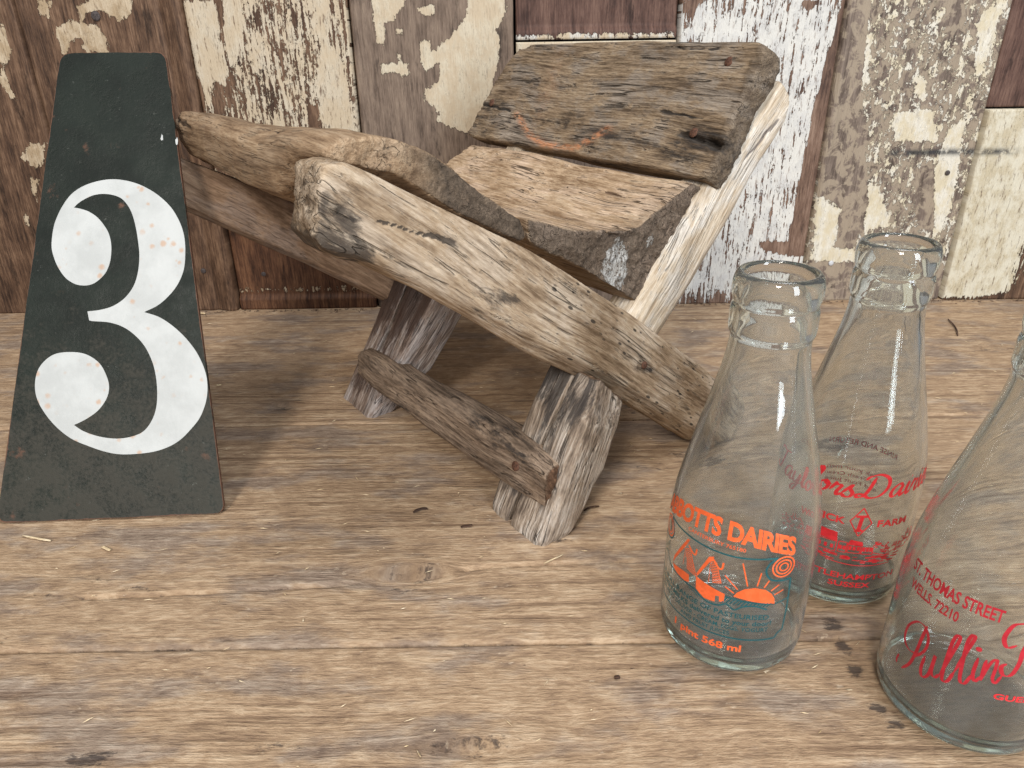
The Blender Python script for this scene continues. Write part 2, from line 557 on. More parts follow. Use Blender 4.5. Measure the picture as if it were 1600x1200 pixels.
M_b5 = paint_wood('white_weathered_board', lin(70, 52, 44), lin(110, 86, 72), lin(140, 116, 100), WHITE, lin(196, 194, 190), 1.9, 0.6, 0.7, dirt=0.28)
M_b6 = paint_wood('mottled_flaking_board', *GRY, lin(200, 188, 162), lin(212, 206, 192), 0.45, 2.0, 0.75, under=lin(158, 143, 124), dirt=0.15)
M_b7 = paint_wood('ivory_painted_board', *BRN, lin(204, 197, 178), lin(186, 174, 148), 0.9, 0.5, 0.25, dirt=0.3)


def poly_field(X, Z, polys, soft=0.006):
    """signed field around outlines, + inside, clipped at +-1 over `soft` metres"""
    out = np.full(len(X), -1.0)
    for poly in polys:
        p = np.array([at_wall(*q) for q in poly])
        d = np.full(len(X), 9.0)
        ins = np.zeros(len(X), bool)
        for a, b in zip(p, np.roll(p, -1, 0)):
            ab = b - a
            t = np.clip(((X - a[0]) * ab[0] + (Z - a[1]) * ab[1]) / (ab @ ab + 1e-12), 0, 1)
            d = np.minimum(d, np.hypot(X - a[0] - t * ab[0], Z - a[1] - t * ab[1]))
            c = ((a[1] > Z) != (b[1] > Z)) & (X < (b[0] - a[0]) * (Z - a[1]) / (b[1] - a[1] + 1e-12) + a[0])
            ins ^= c
        out = np.maximum(out, np.clip(np.where(ins, d, -d) / soft, -1, 1))
    return out


def zo(pts, ox, oy, s): return [(ox + x / s, oy + y / s) for x, y in pts]


def board(x0, x1, z0, z1, mat, seed, pf, relief=None, setback=0.0, bk=None, step=0.002):
    xs = np.linspace(x0 + 0.0013, x1 - 0.0013, max(4, int((x1 - x0) / step)))
    zs = np.linspace(z0, z1, max(4, int((z1 - z0) / step)))

    def fpos(x, z):
        P0 = np.stack([x, z, 0 * x], 1)
        e = np.minimum(x - x0, x1 - x)
        y = WALL_Y + setback + 0.002 * np.exp(-(e / 0.002) ** 2) + 0.0006 * pn(P0 * (25, 4, 1) + seed)
        if relief is not None: y = y - relief(x, z)
        return np.stack([x, y, z], 1)

    me, X, Z, rim = grid_solid('board', xs, zs, fpos, (0, 0.02, 0))
    P = get_co(me)
    X, Z = P[:, 0], P[:, 2]
    wx = X + 0.003 * pn(np.stack([X * 12, Z * 5, 0 * X + seed], 1))
    set_attr(me, 'gc', np.stack([Z + seed * 0.9, wx + seed * 0.37, 0 * X + seed], 1))
    set_attr(me, 'pf', pf(X, Z))
    if bk: set_attr(me, 'bk', bk(X, Z))
    return link('board', me, mat, wall)


TOP = 0.56
E0 = [-0.79, -0.632, -0.472, -0.310, -0.152, 0.008, 0.168, 0.327, 0.490, 0.65, 0.81]
wl = lambda pts: zo(pts, 0, 0, 2.3075)
wm = lambda pts: zo(pts, 240, 0, 2.6667)
wr = lambda pts: zo(pts, 1060, 0, 2.4)

p_b0 = [wl([(0, 80), (15, 100), (40, 200), (20, 240), (-20, 200)]), wl([(5, 240), (62, 362), (40, 350), (-10, 290)]), wl([(110, 520), (165, 515), (155, 590), (130, 605), (75, 570)]),
        wl([(112, 640), (140, 650), (132, 728), (112, 690)]), wl([(85, 775), (105, 780), (100, 812), (85, 800)])]
board(E0[1], E0[2], 0, TOP, M_b0, 1.1, lambda X, Z: poly_field(X, Z, p_b0, 0.009) * 0.9 - 0.0)
p_b1 = [wl([(195, 110), (240, 75), (290, 80), (275, 20), (320, 5), (350, -30), (480, -30), (470, 50), (430, 80), (400, 60), (380, 40), (340, 40), (310, 50), (300, 80), (350, 95), (390, 130), (390, 190), (310, 190), (290, 140), (250, 150), (240, 200), (225, 195)]),
        wl([(130, 0), (190, 0), (170, 60), (140, 55)])]
bead1 = lambda x, z: 0.004 * np.exp(-((x + 0.318) / 0.008) ** 2) - 0.002 * np.exp(-((x + 0.334) / 0.003) ** 2)
board(E0[2], E0[3], 0, TOP, M_b0, 2.3, lambda X, Z: poly_field(X, Z, p_b1, 0.009) * 0.9 - 0.0 - 0.02 * (X > -0.34), relief=bead1)
p_b2 = [wm([(120, 0), (250, 0), (270, 60), (280, 170), (320, 300), (310, 360), (240, 340), (250, 470), (230, 440), (180, 310), (150, 150), (110, -60)]),
        wm([(670, -60), (745, -60), (740, 180), (790, 260), (850, 500), (850, 560), (760, 545), (690, 500), (680, 300), (690, 200), (665, 80)]),
        wm([(280, -60), (380, -60), (385, 200), (340, 280), (300, 200)])]
n_b2 = [wm([(745, 300), (765, 310), (780, 520), (762, 490)]), wm([(205, 70), (225, 90), (235, 190), (215, 160)]), wm([(640, 440), (690, 430), (690, 560), (640, 560)])]


def f_b2(X, Z):
    base = -0.10 + 0.16 * (X > -0.27)
    return np.maximum(poly_field(X, Z, p_b2) * 0.75, base) - 1.3 * np.maximum(0, poly_field(X, Z, n_b2))


board(E0[3], E0[4], 0.096, TOP, M_b2, 3.7, f_b2, setback=-0.003)
p_b2l = [wm([(370, 980), (430, 985), (440, 1150), (380, 1150)]), zo([(140, 640), (320, 600), (450, 750), (460, 790), (140, 780)], 260, 160, 2.6667)]
board(E0[3], E0[4], 0.0, 0.094, M_b2l, 4.2, lambda X, Z: -0.42 + 0.40 * np.exp(-((Z - 0.022) / 0.006) ** 2) + 0.12 * (Z > 0.03) * (X > -0.285), setback=0.004,
      relief=lambda x, z: 0.004 * (1 - sstep(0.012, 0.016, z)))
p_b3 = [wm([(905, -40), (1050, -40), (1045, 10), (1000, 90), (960, 100), (970, 150), (960, 190), (930, 185), (915, 100)]), wm([(1085, 30), (1170, 20), (1175, 70), (1120, 65)]), wm([(1010, 120), (1040, 120), (1038, 143), (1014, 140)]),
        wm([(940, 265), (1060, 265), (1068, 310), (1040, 322), (1000, 300), (950, 312)]), wm([(1012, 225), (1030, 228), (1026, 250), (1014, 248)]),
        wm([(1310, -60), (1470, -60), (1465, 60), (1430, 130), (1445, 200), (1420, 330), (1400, 420), (1350, 520), (1300, 555), (1180, 505), (1190, 470), (1130, 420), (1130, 370), (1190, 340), (1190, 260), (1130, 300), (1110, 250), (1110, 180), (1150, 170), (1160, 215), (1240, 150), (1270, 110), (1310, 60)])]
board(E0[4], E0[5], 0, TOP, M_b3, 5.9, lambda X, Z: poly_field(X, Z, p_b3, 0.008) * 0.8 - 0.0)
board(E0[5], E0[6], 0, 0.272, M_b3, 6.3, lambda X, Z: -0.3 + 0.55 * sstep(0.255, 0.27, Z))
board(E0[5], E0[6], 0.274, TOP, M_b4, 7.1, lambda X, Z: -0.75 + 0.85 * (1 - sstep(0.276, 0.288, Z)), setback=0.006, relief=lambda x, z: 0.005 * (1 - sstep(0.281, 0.286, z)))
n_b5 = [wr([(615, -40), (640, -40), (560, 480), (480, 960), (400, 960), (440, 700), (520, 330), (580, 110)]), wr([(455, 0), (525, 0), (500, 40), (470, 40)]), wr([(300, 900), (420, 900), (400, 960), (300, 930)])]
dk5 = [wr([(10, -20), (120, -20), (60, 70), (20, 130)])]
board(E0[6], E0[7], 0, TOP, M_b5, 8.4, setback=-0.003, pf= lambda X, Z: 0.17 - 1.6 * np.maximum(0, poly_field(X, Z, n_b5)) - 0.5 * np.maximum(0, poly_field(X, Z, dk5)) - 0.35 * np.exp(-(Z / 0.012) ** 2))
y_b6 = [wr([(510, 730), (615, 780), (590, 920), (665, 930), (665, 985), (490, 985)]), wr([(1120, 60), (1240, -40), (1200, 110), (1150, 250), (1080, 450), (1060, 620), (1010, 850), (950, 900), (950, 780), (960, 620), (1010, 480), (1100, 420)]),
        wr([(700, 120), (730, 120), (720, 310), (680, 325)]), wr([(690, 660), (760, 700), (800, 850), (690, 870)]), wr([(800, 420), (960, 400), (980, 540), (800, 530)]), wr([(880, 280), (940, 280), (930, 400), (880, 330)])]
n_b6 = [wr([(610, -20), (720, -20), (690, 320), (700, 560), (720, 760), (660, 920), (590, 920), (615, 780), (520, 720), (560, 400)]), wr([(480, 985), (1000, 985), (970, 1150), (460, 1150)]), wr([(880, 640), (960, 620), (960, 860), (900, 860)]),
        wr([(1000, -20), (1080, -20), (1060, 110), (1000, 120)])]
bk6 = lambda X, Z: 0.95 * np.exp(-((Z - 0.1615 - 0.004 * (X - 0.4)) / 0.0032) ** 2) * sstep(0.385, 0.41, X)


def f_b6(X, Z):
    return -0.06 + 0.5 * np.maximum(0, poly_field(X, Z, y_b6)) - 1.2 * np.maximum(0, poly_field(X, Z, n_b6))


board(E0[7], E0[8], 0, TOP, M_b6, 9.2, f_b6, bk=bk6, relief=lambda x, z: 0.003 * np.exp(-((x - 0.334) / 0.004) ** 2))
board(E0[8], E0[9], 0, 0.203, M_b7, 10.6, setback=-0.004, pf= lambda X, Z: 0.42 - 0.7 * sstep(0.52, 0.60, X - Z * 0.12) - 0.5 * np.exp(-(Z / 0.006) ** 2), bk=lambda X, Z: np.maximum(bk6(X, Z) * (1 - sstep(0.515, 0.54, X)), 0.0))
board(E0[8], E0[9], 0.205, TOP, M_b4, 11.8, lambda X, Z: -0.9 + 0 * X, setback=0.004)
board(E0[0], E0[1], 0, TOP, M_b0, 12.2, lambda X, Z: -0.2 + 0 * X, step=0.004)
board(E0[9], E0[10], 0, TOP, M_b7, 13.2, lambda X, Z: 0.2 + 0 * X, step=0.004)


# nails in the wall
def dome_mesh(name, r, h, n=14):
    bm = bmesh.new()
    bmesh.ops.create_uvsphere(bm, u_segments=n, v_segments=8, radius=1)
    for v in bm.verts: v.co = Vector((v.co.x * r, v.co.y * r, v.co.z * h))
    me = bpy.data.meshes.new(name)
    bm.to_mesh(me)
    bm.free()
    return me


def rust_mat(name, c1, c2, rough=0.75):
    g = G(name)
    co = g.node('ShaderNodeTexCoord').outputs['Object']
    n = g.noise(co, (900, 900, 900), 5, 0.65)
    return g.pbr(g.mix(g.step(n, 0.38, 0.62), c1, c2), rough, g.bump(n, 0.0004), 0.3, 0.2)


M_rust = rust_mat('rusty_iron', lin(70, 50, 41), lin(104, 72, 56))
M_dkiron = rust_mat('dark_iron', lin(58, 52, 52), lin(88, 80, 78))
M_paintnail = rust_mat('painted_nail_head', lin(205, 206, 208), lin(180, 180, 182), 0.5)
me_nail = dome_mesh('nail', 0.0030, 0.0010)


def wall_nail(px, py, mat, r=1.0):
    x, z = at_wall(px, py)
    o = link('nail', me_nail.copy(), mat, wall)
    o.location = (x, WALL_Y - 0.0008, z)
    o.rotation_euler = (math.pi / 2, 0, 0)
    o.scale = (r, r, 1)


for a in [(150, 25, M_dkiron, 1.5), (1298, 411, M_paintnail, 1.0), (1515, 411, M_dkiron, 1.3), (1532, 274, M_dkiron, 1.1), (412, 428, M_dkiron, 0.9), (318, 423, M_dkiron, 1.0), (1480, 270, M_dkiron, 0.9)]: wall_nail(*a)

# ------------------------------------------------------------------ the rustic chair: local axes x = front to back, y = width, z = up
OX = np.array([0.01772, 0.35062, 0.0])
CHZ = math.radians(35)
chair = empty('rustic_chair', tuple(OX), CHZ, label='low rustic reclining chair of weathered grey-brown timber with thick uneven planks', cat='chair')

M_rail = wood('rail_timber', lin(110, 90, 70), lin(160, 138, 113), lin(194, 175, 150), stain=lin(56, 50, 46), stain_th=0.635, grey=lin(186, 171, 154), greyness=0.5, crack=0.7, fibre=0.8, bump=0.8, endcol=lin(104, 84, 62), pits=0.85)
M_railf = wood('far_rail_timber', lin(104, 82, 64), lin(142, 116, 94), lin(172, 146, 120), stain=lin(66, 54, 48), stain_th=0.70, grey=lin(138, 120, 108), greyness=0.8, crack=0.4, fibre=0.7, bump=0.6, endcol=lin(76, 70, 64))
M_seatf = wood('front_slat_timber', lin(104, 82, 62), lin(148, 123, 97), lin(180, 156, 128), stain=lin(64, 53, 45), stain_th=0.67, grey=lin(142, 122, 102), greyness=0.5, crack=0.5, fibre=0.7, bump=0.7, endcol=lin(110, 96, 82), pits=0.5)
M_seat = wood('seat_block_timber', lin(132, 106, 80), lin(182, 156, 127), lin(208, 187, 160), stain=lin(82, 62, 48), stain_th=0.70, grey=lin(198, 172, 150), greyness=0.5, crack=1.0, fibre=1.2, bump=1.1, endcol=lin(122, 107, 94), special=True)
M_back = wood('backrest_timber', lin(90, 75, 60), lin(142, 122, 99), lin(174, 154, 128), stain=lin(46, 44, 43), stain_th=0.585, grey=lin(140, 130, 120), greyness=0.75, crack=1.0, fibre=1.3, bump=1.1, endcol=lin(116, 104, 92), special=True)
M_leg = wood('leg_timber', lin(100, 87, 76), lin(164, 147, 130), lin(212, 201, 188), stain=lin(58, 55, 55), stain_th=0.60, grey=lin(184, 174, 164), greyness=0.6, crack=0.9, fibre=1.1, bump=1.0, endcol=lin(120, 96, 76))
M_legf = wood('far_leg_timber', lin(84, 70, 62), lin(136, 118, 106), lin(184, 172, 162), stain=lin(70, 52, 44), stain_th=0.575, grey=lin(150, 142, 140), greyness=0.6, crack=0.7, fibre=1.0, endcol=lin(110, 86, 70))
M_post = wood('post_timber', lin(168, 148, 124), lin(204, 188, 166), lin(224, 212, 196), stain=lin(120, 110, 104), stain_th=0.68, grey=lin(218, 214, 208), greyness=0.6, crack=0.6, fibre=0.9, bump=0.8, endcol=lin(170, 150, 130))
M_bar = wood('stretcher_timber', lin(84, 70, 58), lin(130, 111, 94), lin(166, 144, 122), stain=lin(46, 44, 44), stain_th=0.585, grey=lin(140, 122, 106), greyness=0.6, crack=0.8, fibre=1.1, bump=1.1, endcol=lin(112, 84, 64))
VX = 0.0014


def stations(T, Mi, Lo, wn, wf, bulge=0.004):
    """rail: per station the top line, the ridge line of the near face and the low line, all (x, z); wn / wf are the near / far faces in y"""
    rings = []
    for k, (t, m, l) in enumerate(zip(T, Mi, Lo)):
        a, b = wn[k], wf[k]
        t, m, l = np.array(t), np.array(m), np.array(l)
        mm = t * 0.5 + m * 0.5
        rings.append([(t[0], a + 0.002, t[1]), (mm[0], a + 0.001, mm[1]), (m[0], a, m[1]), (l[0], a + 0.010, l[1]), (l[0], b - 0.001, l[1]), (m[0], b, m[1]), (mm[0], b, mm[1]), (t[0], b - 0.001, t[1])])
    return rings


def near_rail_attr(P, N, gc):
    front = sstep(-0.078, -0.098, P[:, 0] - 0.0 * P[:, 2]) * 1.0
    lo = sstep(-0.084, -0.094, P[:, 0] + 0.004 * pn(P * 120)) * sstep(0.226, 0.218, P[:, 2]) * sstep(0.5, 0.0, N[:, 2])
    dk = 0.62 * lo + 0.45 * blob(P, (-0.03, 0.005, 0.155), (0.028, 0.03, 0.008)) + 0.4 * blob(P, (0.093, 0.012, 0.084), (0.012, 0.02, 0.010)) + 0.35 * blob(P, (0.145, 0.012, 0.05), (0.012, 0.03, 0.018)) + 0.35 * blob(P, (-0.05, 0.005, 0.19), (0.018, 0.02, 0.006))
    pt = sstep(0.0, 0.04, P[:, 0])
    return dict(dk=dk, pt=pt, eg=0.35 * sstep(-0.35, -0.75, N[:, 0]) * sstep(-0.09, -0.10, P[:, 0]))


T = [(-0.1085, 0.2270), (-0.106, 0.2305), (-0.096, 0.2305), (-0.082, 0.2240), (-0.048, 0.2045), (-0.001, 0.1780), (0.033, 0.156), (0.074, 0.128), (0.110, 0.101), (0.150, 0.071), (0.185, 0.042), (0.203, 0.022)]
Mi = [(-0.1140, 0.203), (-0.1120, 0.1995), (-0.106, 0.196), (-0.096, 0.193), (-0.066, 0.1755), (-0.020, 0.1455), (0.014, 0.122), (0.052, 0.095), (0.088, 0.069), (0.130, 0.036), (0.165, 0.011), (0.185, 0.004)]
Lo = [(-0.111, 0.2000), (-0.109, 0.1955), (-0.101, 0.190), (-0.092, 0.187), (-0.060, 0.1665), (-0.012, 0.130), (0.016, 0.108), (0.050, 0.086), (0.086, 0.060), (0.128, 0.027), (0.155, 0.006), (0.180, 0.002)]
wn = list(np.linspace(0.004, 0.020, 12))
wf = list(np.linspace(0.034, 0.052, 12))
wn[0], wf[0] = 0.006, 0.032
cr = [((-0.085, 0.004, 0.206), (-0.045, 0.006, 0.190), 0.0010, 0.0018), ((-0.112, 0.02, 0.216), (-0.100, 0.006, 0.212), 0.0009, 0.002)]
rail = link('rail', wear_mesh('rail', stations(T, Mi, Lo, wn, wf), VX, 2, (0.79, 0.03, -0.61), (0.0007, 0.0006, 0.0003), cr, near_rail_attr, 1, egk=0.25, rough_end=0.002), M_rail, chair)
props(rail, label='near rail, speckled pale timber with a dark worn front end')

# far rail
Tf = [(-0.113, 0.209), (-0.102, 0.203), (-0.078, 0.191), (-0.051, 0.177), (-0.023, 0.161), (0.007, 0.140), (0.023, 0.128), (0.033, 0.117), (0.040, 0.103), (0.039, 0.094)]
Mf = [(-0.116, 0.178), (-0.105, 0.171), (-0.084, 0.157), (-0.057, 0.140), (-0.028, 0.122), (0.002, 0.101), (0.019, 0.090), (0.031, 0.084), (0.037, 0.082), (0.038, 0.087)]
Lf = [(-0.116, 0.174), (-0.106, 0.167), (-0.084, 0.153), (-0.058, 0.136), (-0.029, 0.118), (0.002, 0.097), (0.018, 0.086), (0.030, 0.079), (0.035, 0.079), (0.036, 0.084)]
wff = np.linspace(0.292, 0.206, 10)
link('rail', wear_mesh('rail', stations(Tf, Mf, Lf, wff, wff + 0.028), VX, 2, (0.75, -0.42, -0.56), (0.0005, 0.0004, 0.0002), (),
                       lambda P, N, gc: dict(dk=0.5 * sstep(0.008, 0.028, P[:, 0]) + 0.25 * blob(P, (-0.098, 0.28, 0.185), (0.012, 0.02, 0.014)), eg=0.5 * sstep(0.018, 0.034, P[:, 0])), 2), M_railf, chair)

# front slat of the seat
near = [(-0.097, 0.2035), (-0.100, 0.220), (-0.096, 0.231), (-0.085, 0.2365), (-0.071, 0.237), (-0.055, 0.2335), (-0.042, 0.2275), (-0.029, 0.219), (-0.014, 0.206), (0.001, 0.195), (0.013, 0.187), (0.0165, 0.178), (0.012, 0.166), (-0.020, 0.172), (-0.060, 0.186)]
farp = [(-0.094, 0.2035), (-0.099, 0.214), (-0.100, 0.227), (-0.094, 0.2325), (-0.082, 0.231), (-0.068, 0.226), (-0.055, 0.219), (-0.042, 0.210), (-0.028, 0.200), (-0.014, 0.190), (0.000, 0.180), (0.004, 0.172), (0.000, 0.158), (-0.028, 0.168), (-0.062, 0.184)]
near0 = [(-0.088, 0.2270), (-0.095, 0.230), (-0.094, 0.233), (-0.085, 0.2365), (-0.071, 0.237), (-0.055, 0.2335), (-0.042, 0.2275), (-0.029, 0.219), (-0.014, 0.206), (0.001, 0.195), (0.013, 0.187), (0.0165, 0.178), (0.012, 0.1750), (-0.028, 0.1970), (-0.060, 0.2190)]
rings = []
for t in (0, 0.05, 0.10, 0.17, 0.25, 0.375, 0.5, 0.625, 0.75, 0.875, 1.0):
    y = 0.036 + t * (0.292 - 0.036)
    k = t ** 0.75
    u_ = min(1, max(0, (t - 0.10) / 0.14))
    dz = 0.0015 * math.sin(t * 9)
    rings.append([(a[0] * (1 - k) + b[0] * k, y, a[1] * (1 - k) + b[1] * k + dz) for a, b in zip([(p[0] * (1 - u_) + q[0] * u_, p[1] * (1 - u_) + q[1] * u_) for p, q in zip(near0, near)], farp)])


def slat_attr(P, N, gc):
    e = sstep(-0.6, -0.85, N[:, 1])
    nearside = sstep(0.075, 0.045, P[:, 1])
    dk = 0.30 * nearside * sstep(-0.060, -0.030, P[:, 0]) + 0.5 * e * sstep(-0.055, -0.03, P[:, 0])
    return dict(dk=dk, eg=np.maximum(0.8 * e * sstep(-0.060, -0.036, P[:, 0] + 0.008 * pn(P * 90)), 0.25 * nearside * sstep(-0.04, -0.01, P[:, 0])), pt=blob(P, (-0.06, 0.04, 0.225), (0.02, 0.02, 0.02)))


link('seat_slat', wear_mesh('seat_slat', rings, VX, 4, (0, 1, 0), (0.0012, 0.0006, 0.0004), [((-0.036, 0.036, 0.224), (-0.030, 0.036, 0.205), 0.0009, 0.0025), ((-0.098, 0.25, 0.226), (-0.096, 0.30, 0.228), 0.001, 0.002), ((-0.09, 0.1, 0.236), (-0.088, 0.16, 0.234), 0.0008, 0.001)], slat_attr, 3, egk=0.0, rough_end=0.0009), M_seatf, chair)

# the thick dished seat block
prof = [(0.019, 0.186), (0.030, 0.1815), (0.048, 0.175), (0.068, 0.1700), (0.086, 0.1680), (0.100, 0.1700), (0.118, 0.1765), (0.135, 0.1845), (0.147, 0.1905), (0.1545, 0.1885), (0.150, 0.178), (0.128, 0.147), (0.107, 0.1175), (0.085, 0.1325), (0.050, 0.1545), (0.020, 0.172)]
rings = []
for t in np.linspace(0, 1, 8):
    y = 0.0365 + t * 0.262
    rings.append([(a, y + (0.004 * math.sin(a * 60) if t == 0 else 0), b + 0.0015 * math.sin(7 * t + a * 20)) for a, b in prof])


def block_attr(P, N, gc):
    e = sstep(-0.35, -0.7, N[:, 1])
    nearedge = sstep(0.056, 0.038, P[:, 1] + 0.008 * pn(P * 110))
    wh = 1.25 * blob(P, (0.083, 0.0365, 0.148), (0.011, 0.02, 0.018)) * e + 0.55 * blob(P, (0.112, 0.0365, 0.158), (0.008, 0.02, 0.010)) * e
    dk = 0.3 * blob(P, (0.125, 0.10, 0.18), (0.01, 0.03, 0.02)) + 0.35 * nearedge * sstep(0.1, 0.12, P[:, 0]) + 0.1 * e
    return dict(eg=np.maximum(0.9 * e, 0.3 * nearedge), wh=wh, dk=dk)


link('seat_block', wear_mesh('seat_block', rings, VX, 5, (0, 1, 0), (0.0014, 0.0010, 0.0007), [((0.128, 0.10, 0.181), (0.126, 0.075, 0.180), 0.0011, 0.0025), ((0.108, 0.08, 0.1725), (0.106, 0.05, 0.1715), 0.0009, 0.0018), ((0.06, 0.1, 0.172), (0.058, 0.14, 0.172), 0.0009, 0.0015), ((0.09, 0.17, 0.168), (0.089, 0.22, 0.168), 0.0009, 0.0013)],
                             block_attr, 4, egk=0.0, rough_end=0.0016, warp=0.006), M_seat, chair)

# backrest plank
sd = np.array([0.04, 0, 0.078])
sd /= np.linalg.norm(sd)
bn = np.array([sd[2], 0, -sd[0]])
A0 = np.array([0.150, 0.0, 0.192])
out = [(0.001, 0.031), (0.010, 0.0285), (0.0245, 0.0275), (0.045, 0.029), (0.062, 0.026), (0.078, 0.0235), (0.086, 0.027), (0.0895, 0.036), (0.0905, 0.138), (0.0895, 0.262), (0.084, 0.281), (0.071, 0.2935), (0.036, 0.3065), (0.006, 0.3145), (0.003, 0.300), (0.0045, 0.243), (0.003, 0.123)]
rings = []
for t, ins in ((0.0, 0.0015), (0.0035, 0.0), (0.015, -0.001), (0.019, 0.002)):
    rings.append([tuple(A0 + sd * (s_ + (0.045 - s_) * ins * 12) + np.array([0, y + (0.17 - y) * ins * 4, 0]) + bn * (t - 0.001)) for s_, y in out])


def pt_on_back(s_, y): return A0 + sd * s_ + np.array([0, y, 0])


def back_attr(P, N, gc):
    s_ = (P - A0) @ sd
    y = P[:, 1]
    front = sstep(0.2, -0.3, N @ bn)
    og = np.zeros(len(P))
    ch = [(0.0285, 0.248), (0.0232, 0.2402), (0.013, 0.222), (0.0075, 0.2005), (0.0085, 0.1617), (0.0165, 0.147), (0.0251, 0.1348)]
    for a, b in zip(ch[:-1], ch[1:]):
        a, b = np.array(a), np.array(b)
        q = np.stack([s_, y], 1)
        t = np.clip(((q - a) @ (b - a)) / ((b - a) @ (b - a)), 0, 1)
        d = np.linalg.norm((q - a - t[:, None] * (b - a)) * np.array([1, 0.55]), axis=1)
        og = np.maximum(og, 0.72 * np.exp(-(d / 0.0024) ** 2))
    og = np.maximum(og, 0.10 * blob(np.stack([s_, y, 0 * y], 1), (0.05, 0.22, 0), (0.03, 0.01, 1)))
    dk = 0.28 * np.exp(-((s_ - 0.022) / 0.014) ** 2) * (0.5 + 0.5 * sstep(0.22, 0.08, y)) + 0.25 * sstep(0.25, 0.295, y) * np.exp(-((s_ - 0.02) / 0.02) ** 2) - 0.2 * sstep(0.05, 0.075, s_) + 0.12 * np.exp(-((y - 0.06) / 0.03) ** 2)
    return dict(og=og * front, dk=dk, eg=0.45 * sstep(0.0345, 0.029, y + 0.003 * pn(P * 200)))


c0, c1, c2 = pt_on_back(0.0285, 0.066), pt_on_back(0.0255, 0.045), pt_on_back(0.0225, 0.020)
back = link('backrest', wear_mesh('backrest', rings, VX, 3, (0, 1, 0), (0.0010, 0.0007, 0.0006), [(c0, c1, 0.0014, 0.004), (c1, c2, 0.0022, 0.008), (pt_on_back(0.085, 0.10), pt_on_back(0.084, 0.06), 0.0008, 0.0012), (pt_on_back(0.04, 0.05), pt_on_back(0.041, 0.09), 0.0008, 0.0014), (pt_on_back(0.034, 0.31), pt_on_back(0.031, 0.26), 0.0009, 0.002)],
                                  back_attr, 5, egk=0.5, rough_end=0.0016), M_back, chair)


def nail_on(parent, p, n, r=0.0036, mat=M_rust):
    o = link('nail', me_nail.copy(), mat, parent)
    o.location = tuple(p)
    o.rotation_euler = Vector(n).to_track_quat('Z', 'Y').to_euler()
    k = r / 0.0032
    o.scale = (k, k, 1)
    return o


for s_, y in ((0.0299, 0.0552), (0.0763, 0.0502), (0.036, 0.292)):
    nail_on(back, pt_on_back(s_, y) - bn * 0.0008, -bn)
rn = nail_on(rail, (0.087, 0.0115, 0.091), (0.05, -1, 0.1), 0.0028)


# posts that carry the backrest
def post_rings(w0, w1):
    cl = [((0.078, 0.096), (0.106, 0.072)), ((0.120, 0.146), (0.150, 0.124)), ((0.153, 0.186), (0.184, 0.166)), ((0.182, 0.216), (0.210, 0.199)), ((0.204, 0.241), (0.228, 0.221)), ((0.210, 0.248), (0.230, 0.230)), ((0.214, 0.250), (0.226, 0.238))]
    r = []
    for k, (a, b) in enumerate(cl):
        e = 0.003 if k < 5 else 0.006
        m = ((a[0] + b[0]) / 2, (a[1] + b[1]) / 2)
        ab = [(a[0] * 0.8 + b[0] * 0.2, a[1] * 0.8 + b[1] * 0.2), (a[0] * 0.2 + b[0] * 0.8, a[1] * 0.2 + b[1] * 0.8)]
        r.append([(a[0], w0 + e + 0.002, a[1]), (ab[0][0], w0, ab[0][1]), (ab[1][0], w0, ab[1][1]), (b[0], w0 + e + 0.002, b[1]), (b[0], w1 - e, b[1]), (ab[1][0], w1, ab[1][1]), (ab[0][0], w1, ab[0][1]), (a[0], w1 - e, a[1])])
    return r


for w0, w1, sdn in ((0.031, 0.060, 6), (0.236, 0.262, 7)):
    link('back_post', wear_mesh('back_post', post_rings(w0, w1), VX, 4, (0.62, 0, 0.78), (0.0011, 0.0007, 0.0004), [((0.185, w0, 0.20), (0.215, w0, 0.225), 0.0009, 0.0015)],
                                lambda P, N, gc: dict(dk=0.3 * sstep(0.196, 0.225, P[:, 2]) * sstep(0.0, 0.012, (P[:, 0] - 0.17) * 0.79 - (P[:, 2] - 0.205) * 0.61), eg=0.3 * sstep(0.24, 0.25, P[:, 2])), sdn), M_post, chair)


# legs
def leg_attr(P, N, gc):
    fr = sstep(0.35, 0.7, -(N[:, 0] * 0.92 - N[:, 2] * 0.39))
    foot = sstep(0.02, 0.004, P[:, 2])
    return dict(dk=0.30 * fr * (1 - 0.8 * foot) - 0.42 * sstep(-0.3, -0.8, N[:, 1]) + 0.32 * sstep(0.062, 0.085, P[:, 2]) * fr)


fz = [-0.0035, 0.004, 0.02, 0.045, 0.07, 0.105]
near_leg = []
for k, z in enumerate(fz):
    fl = 0.41 * z
    thick = [0.020, 0.024, 0.028, 0.030, 0.030, 0.030][k]
    w0, w1 = [0.000, -0.002, -0.002, -0.001, 0.0, 0.0][k], [0.050, 0.054, 0.055, 0.053, 0.051, 0.050][k]
    x0, x1 = fl - [0.004, 0.005, 0.003, 0.002, 0.001, 0][k], fl + thick
    z1 = z - 0.008 if k > 2 else z
    e = 0.004
    zt = z
    if k == 5: z, z1, w0, x1 = 0.094, 0.074, 0.007, x1 - 0.004
    wc = 0.0315 - 0.07 * z + 0.0012 * math.sin(70 * z)
    near_leg.append([(x0, w0 + e, z), (x0 + 0.004, w0, z), (x1 - e, w0, z1), (x1, w0 + e, z1), (x1, w1 - e, z1), (x1 - e, w1, z1), (x0 + 0.004, w1, z), (x0, w1 - e, z), (x0, wc + 0.0015, z), (x0 + 0.019, wc + 0.0011, z), (x0 + 0.019, wc - 0.0011, z), (x0, wc - 0.0015, z)])
leg_d = (0.41, 0, 0.91)
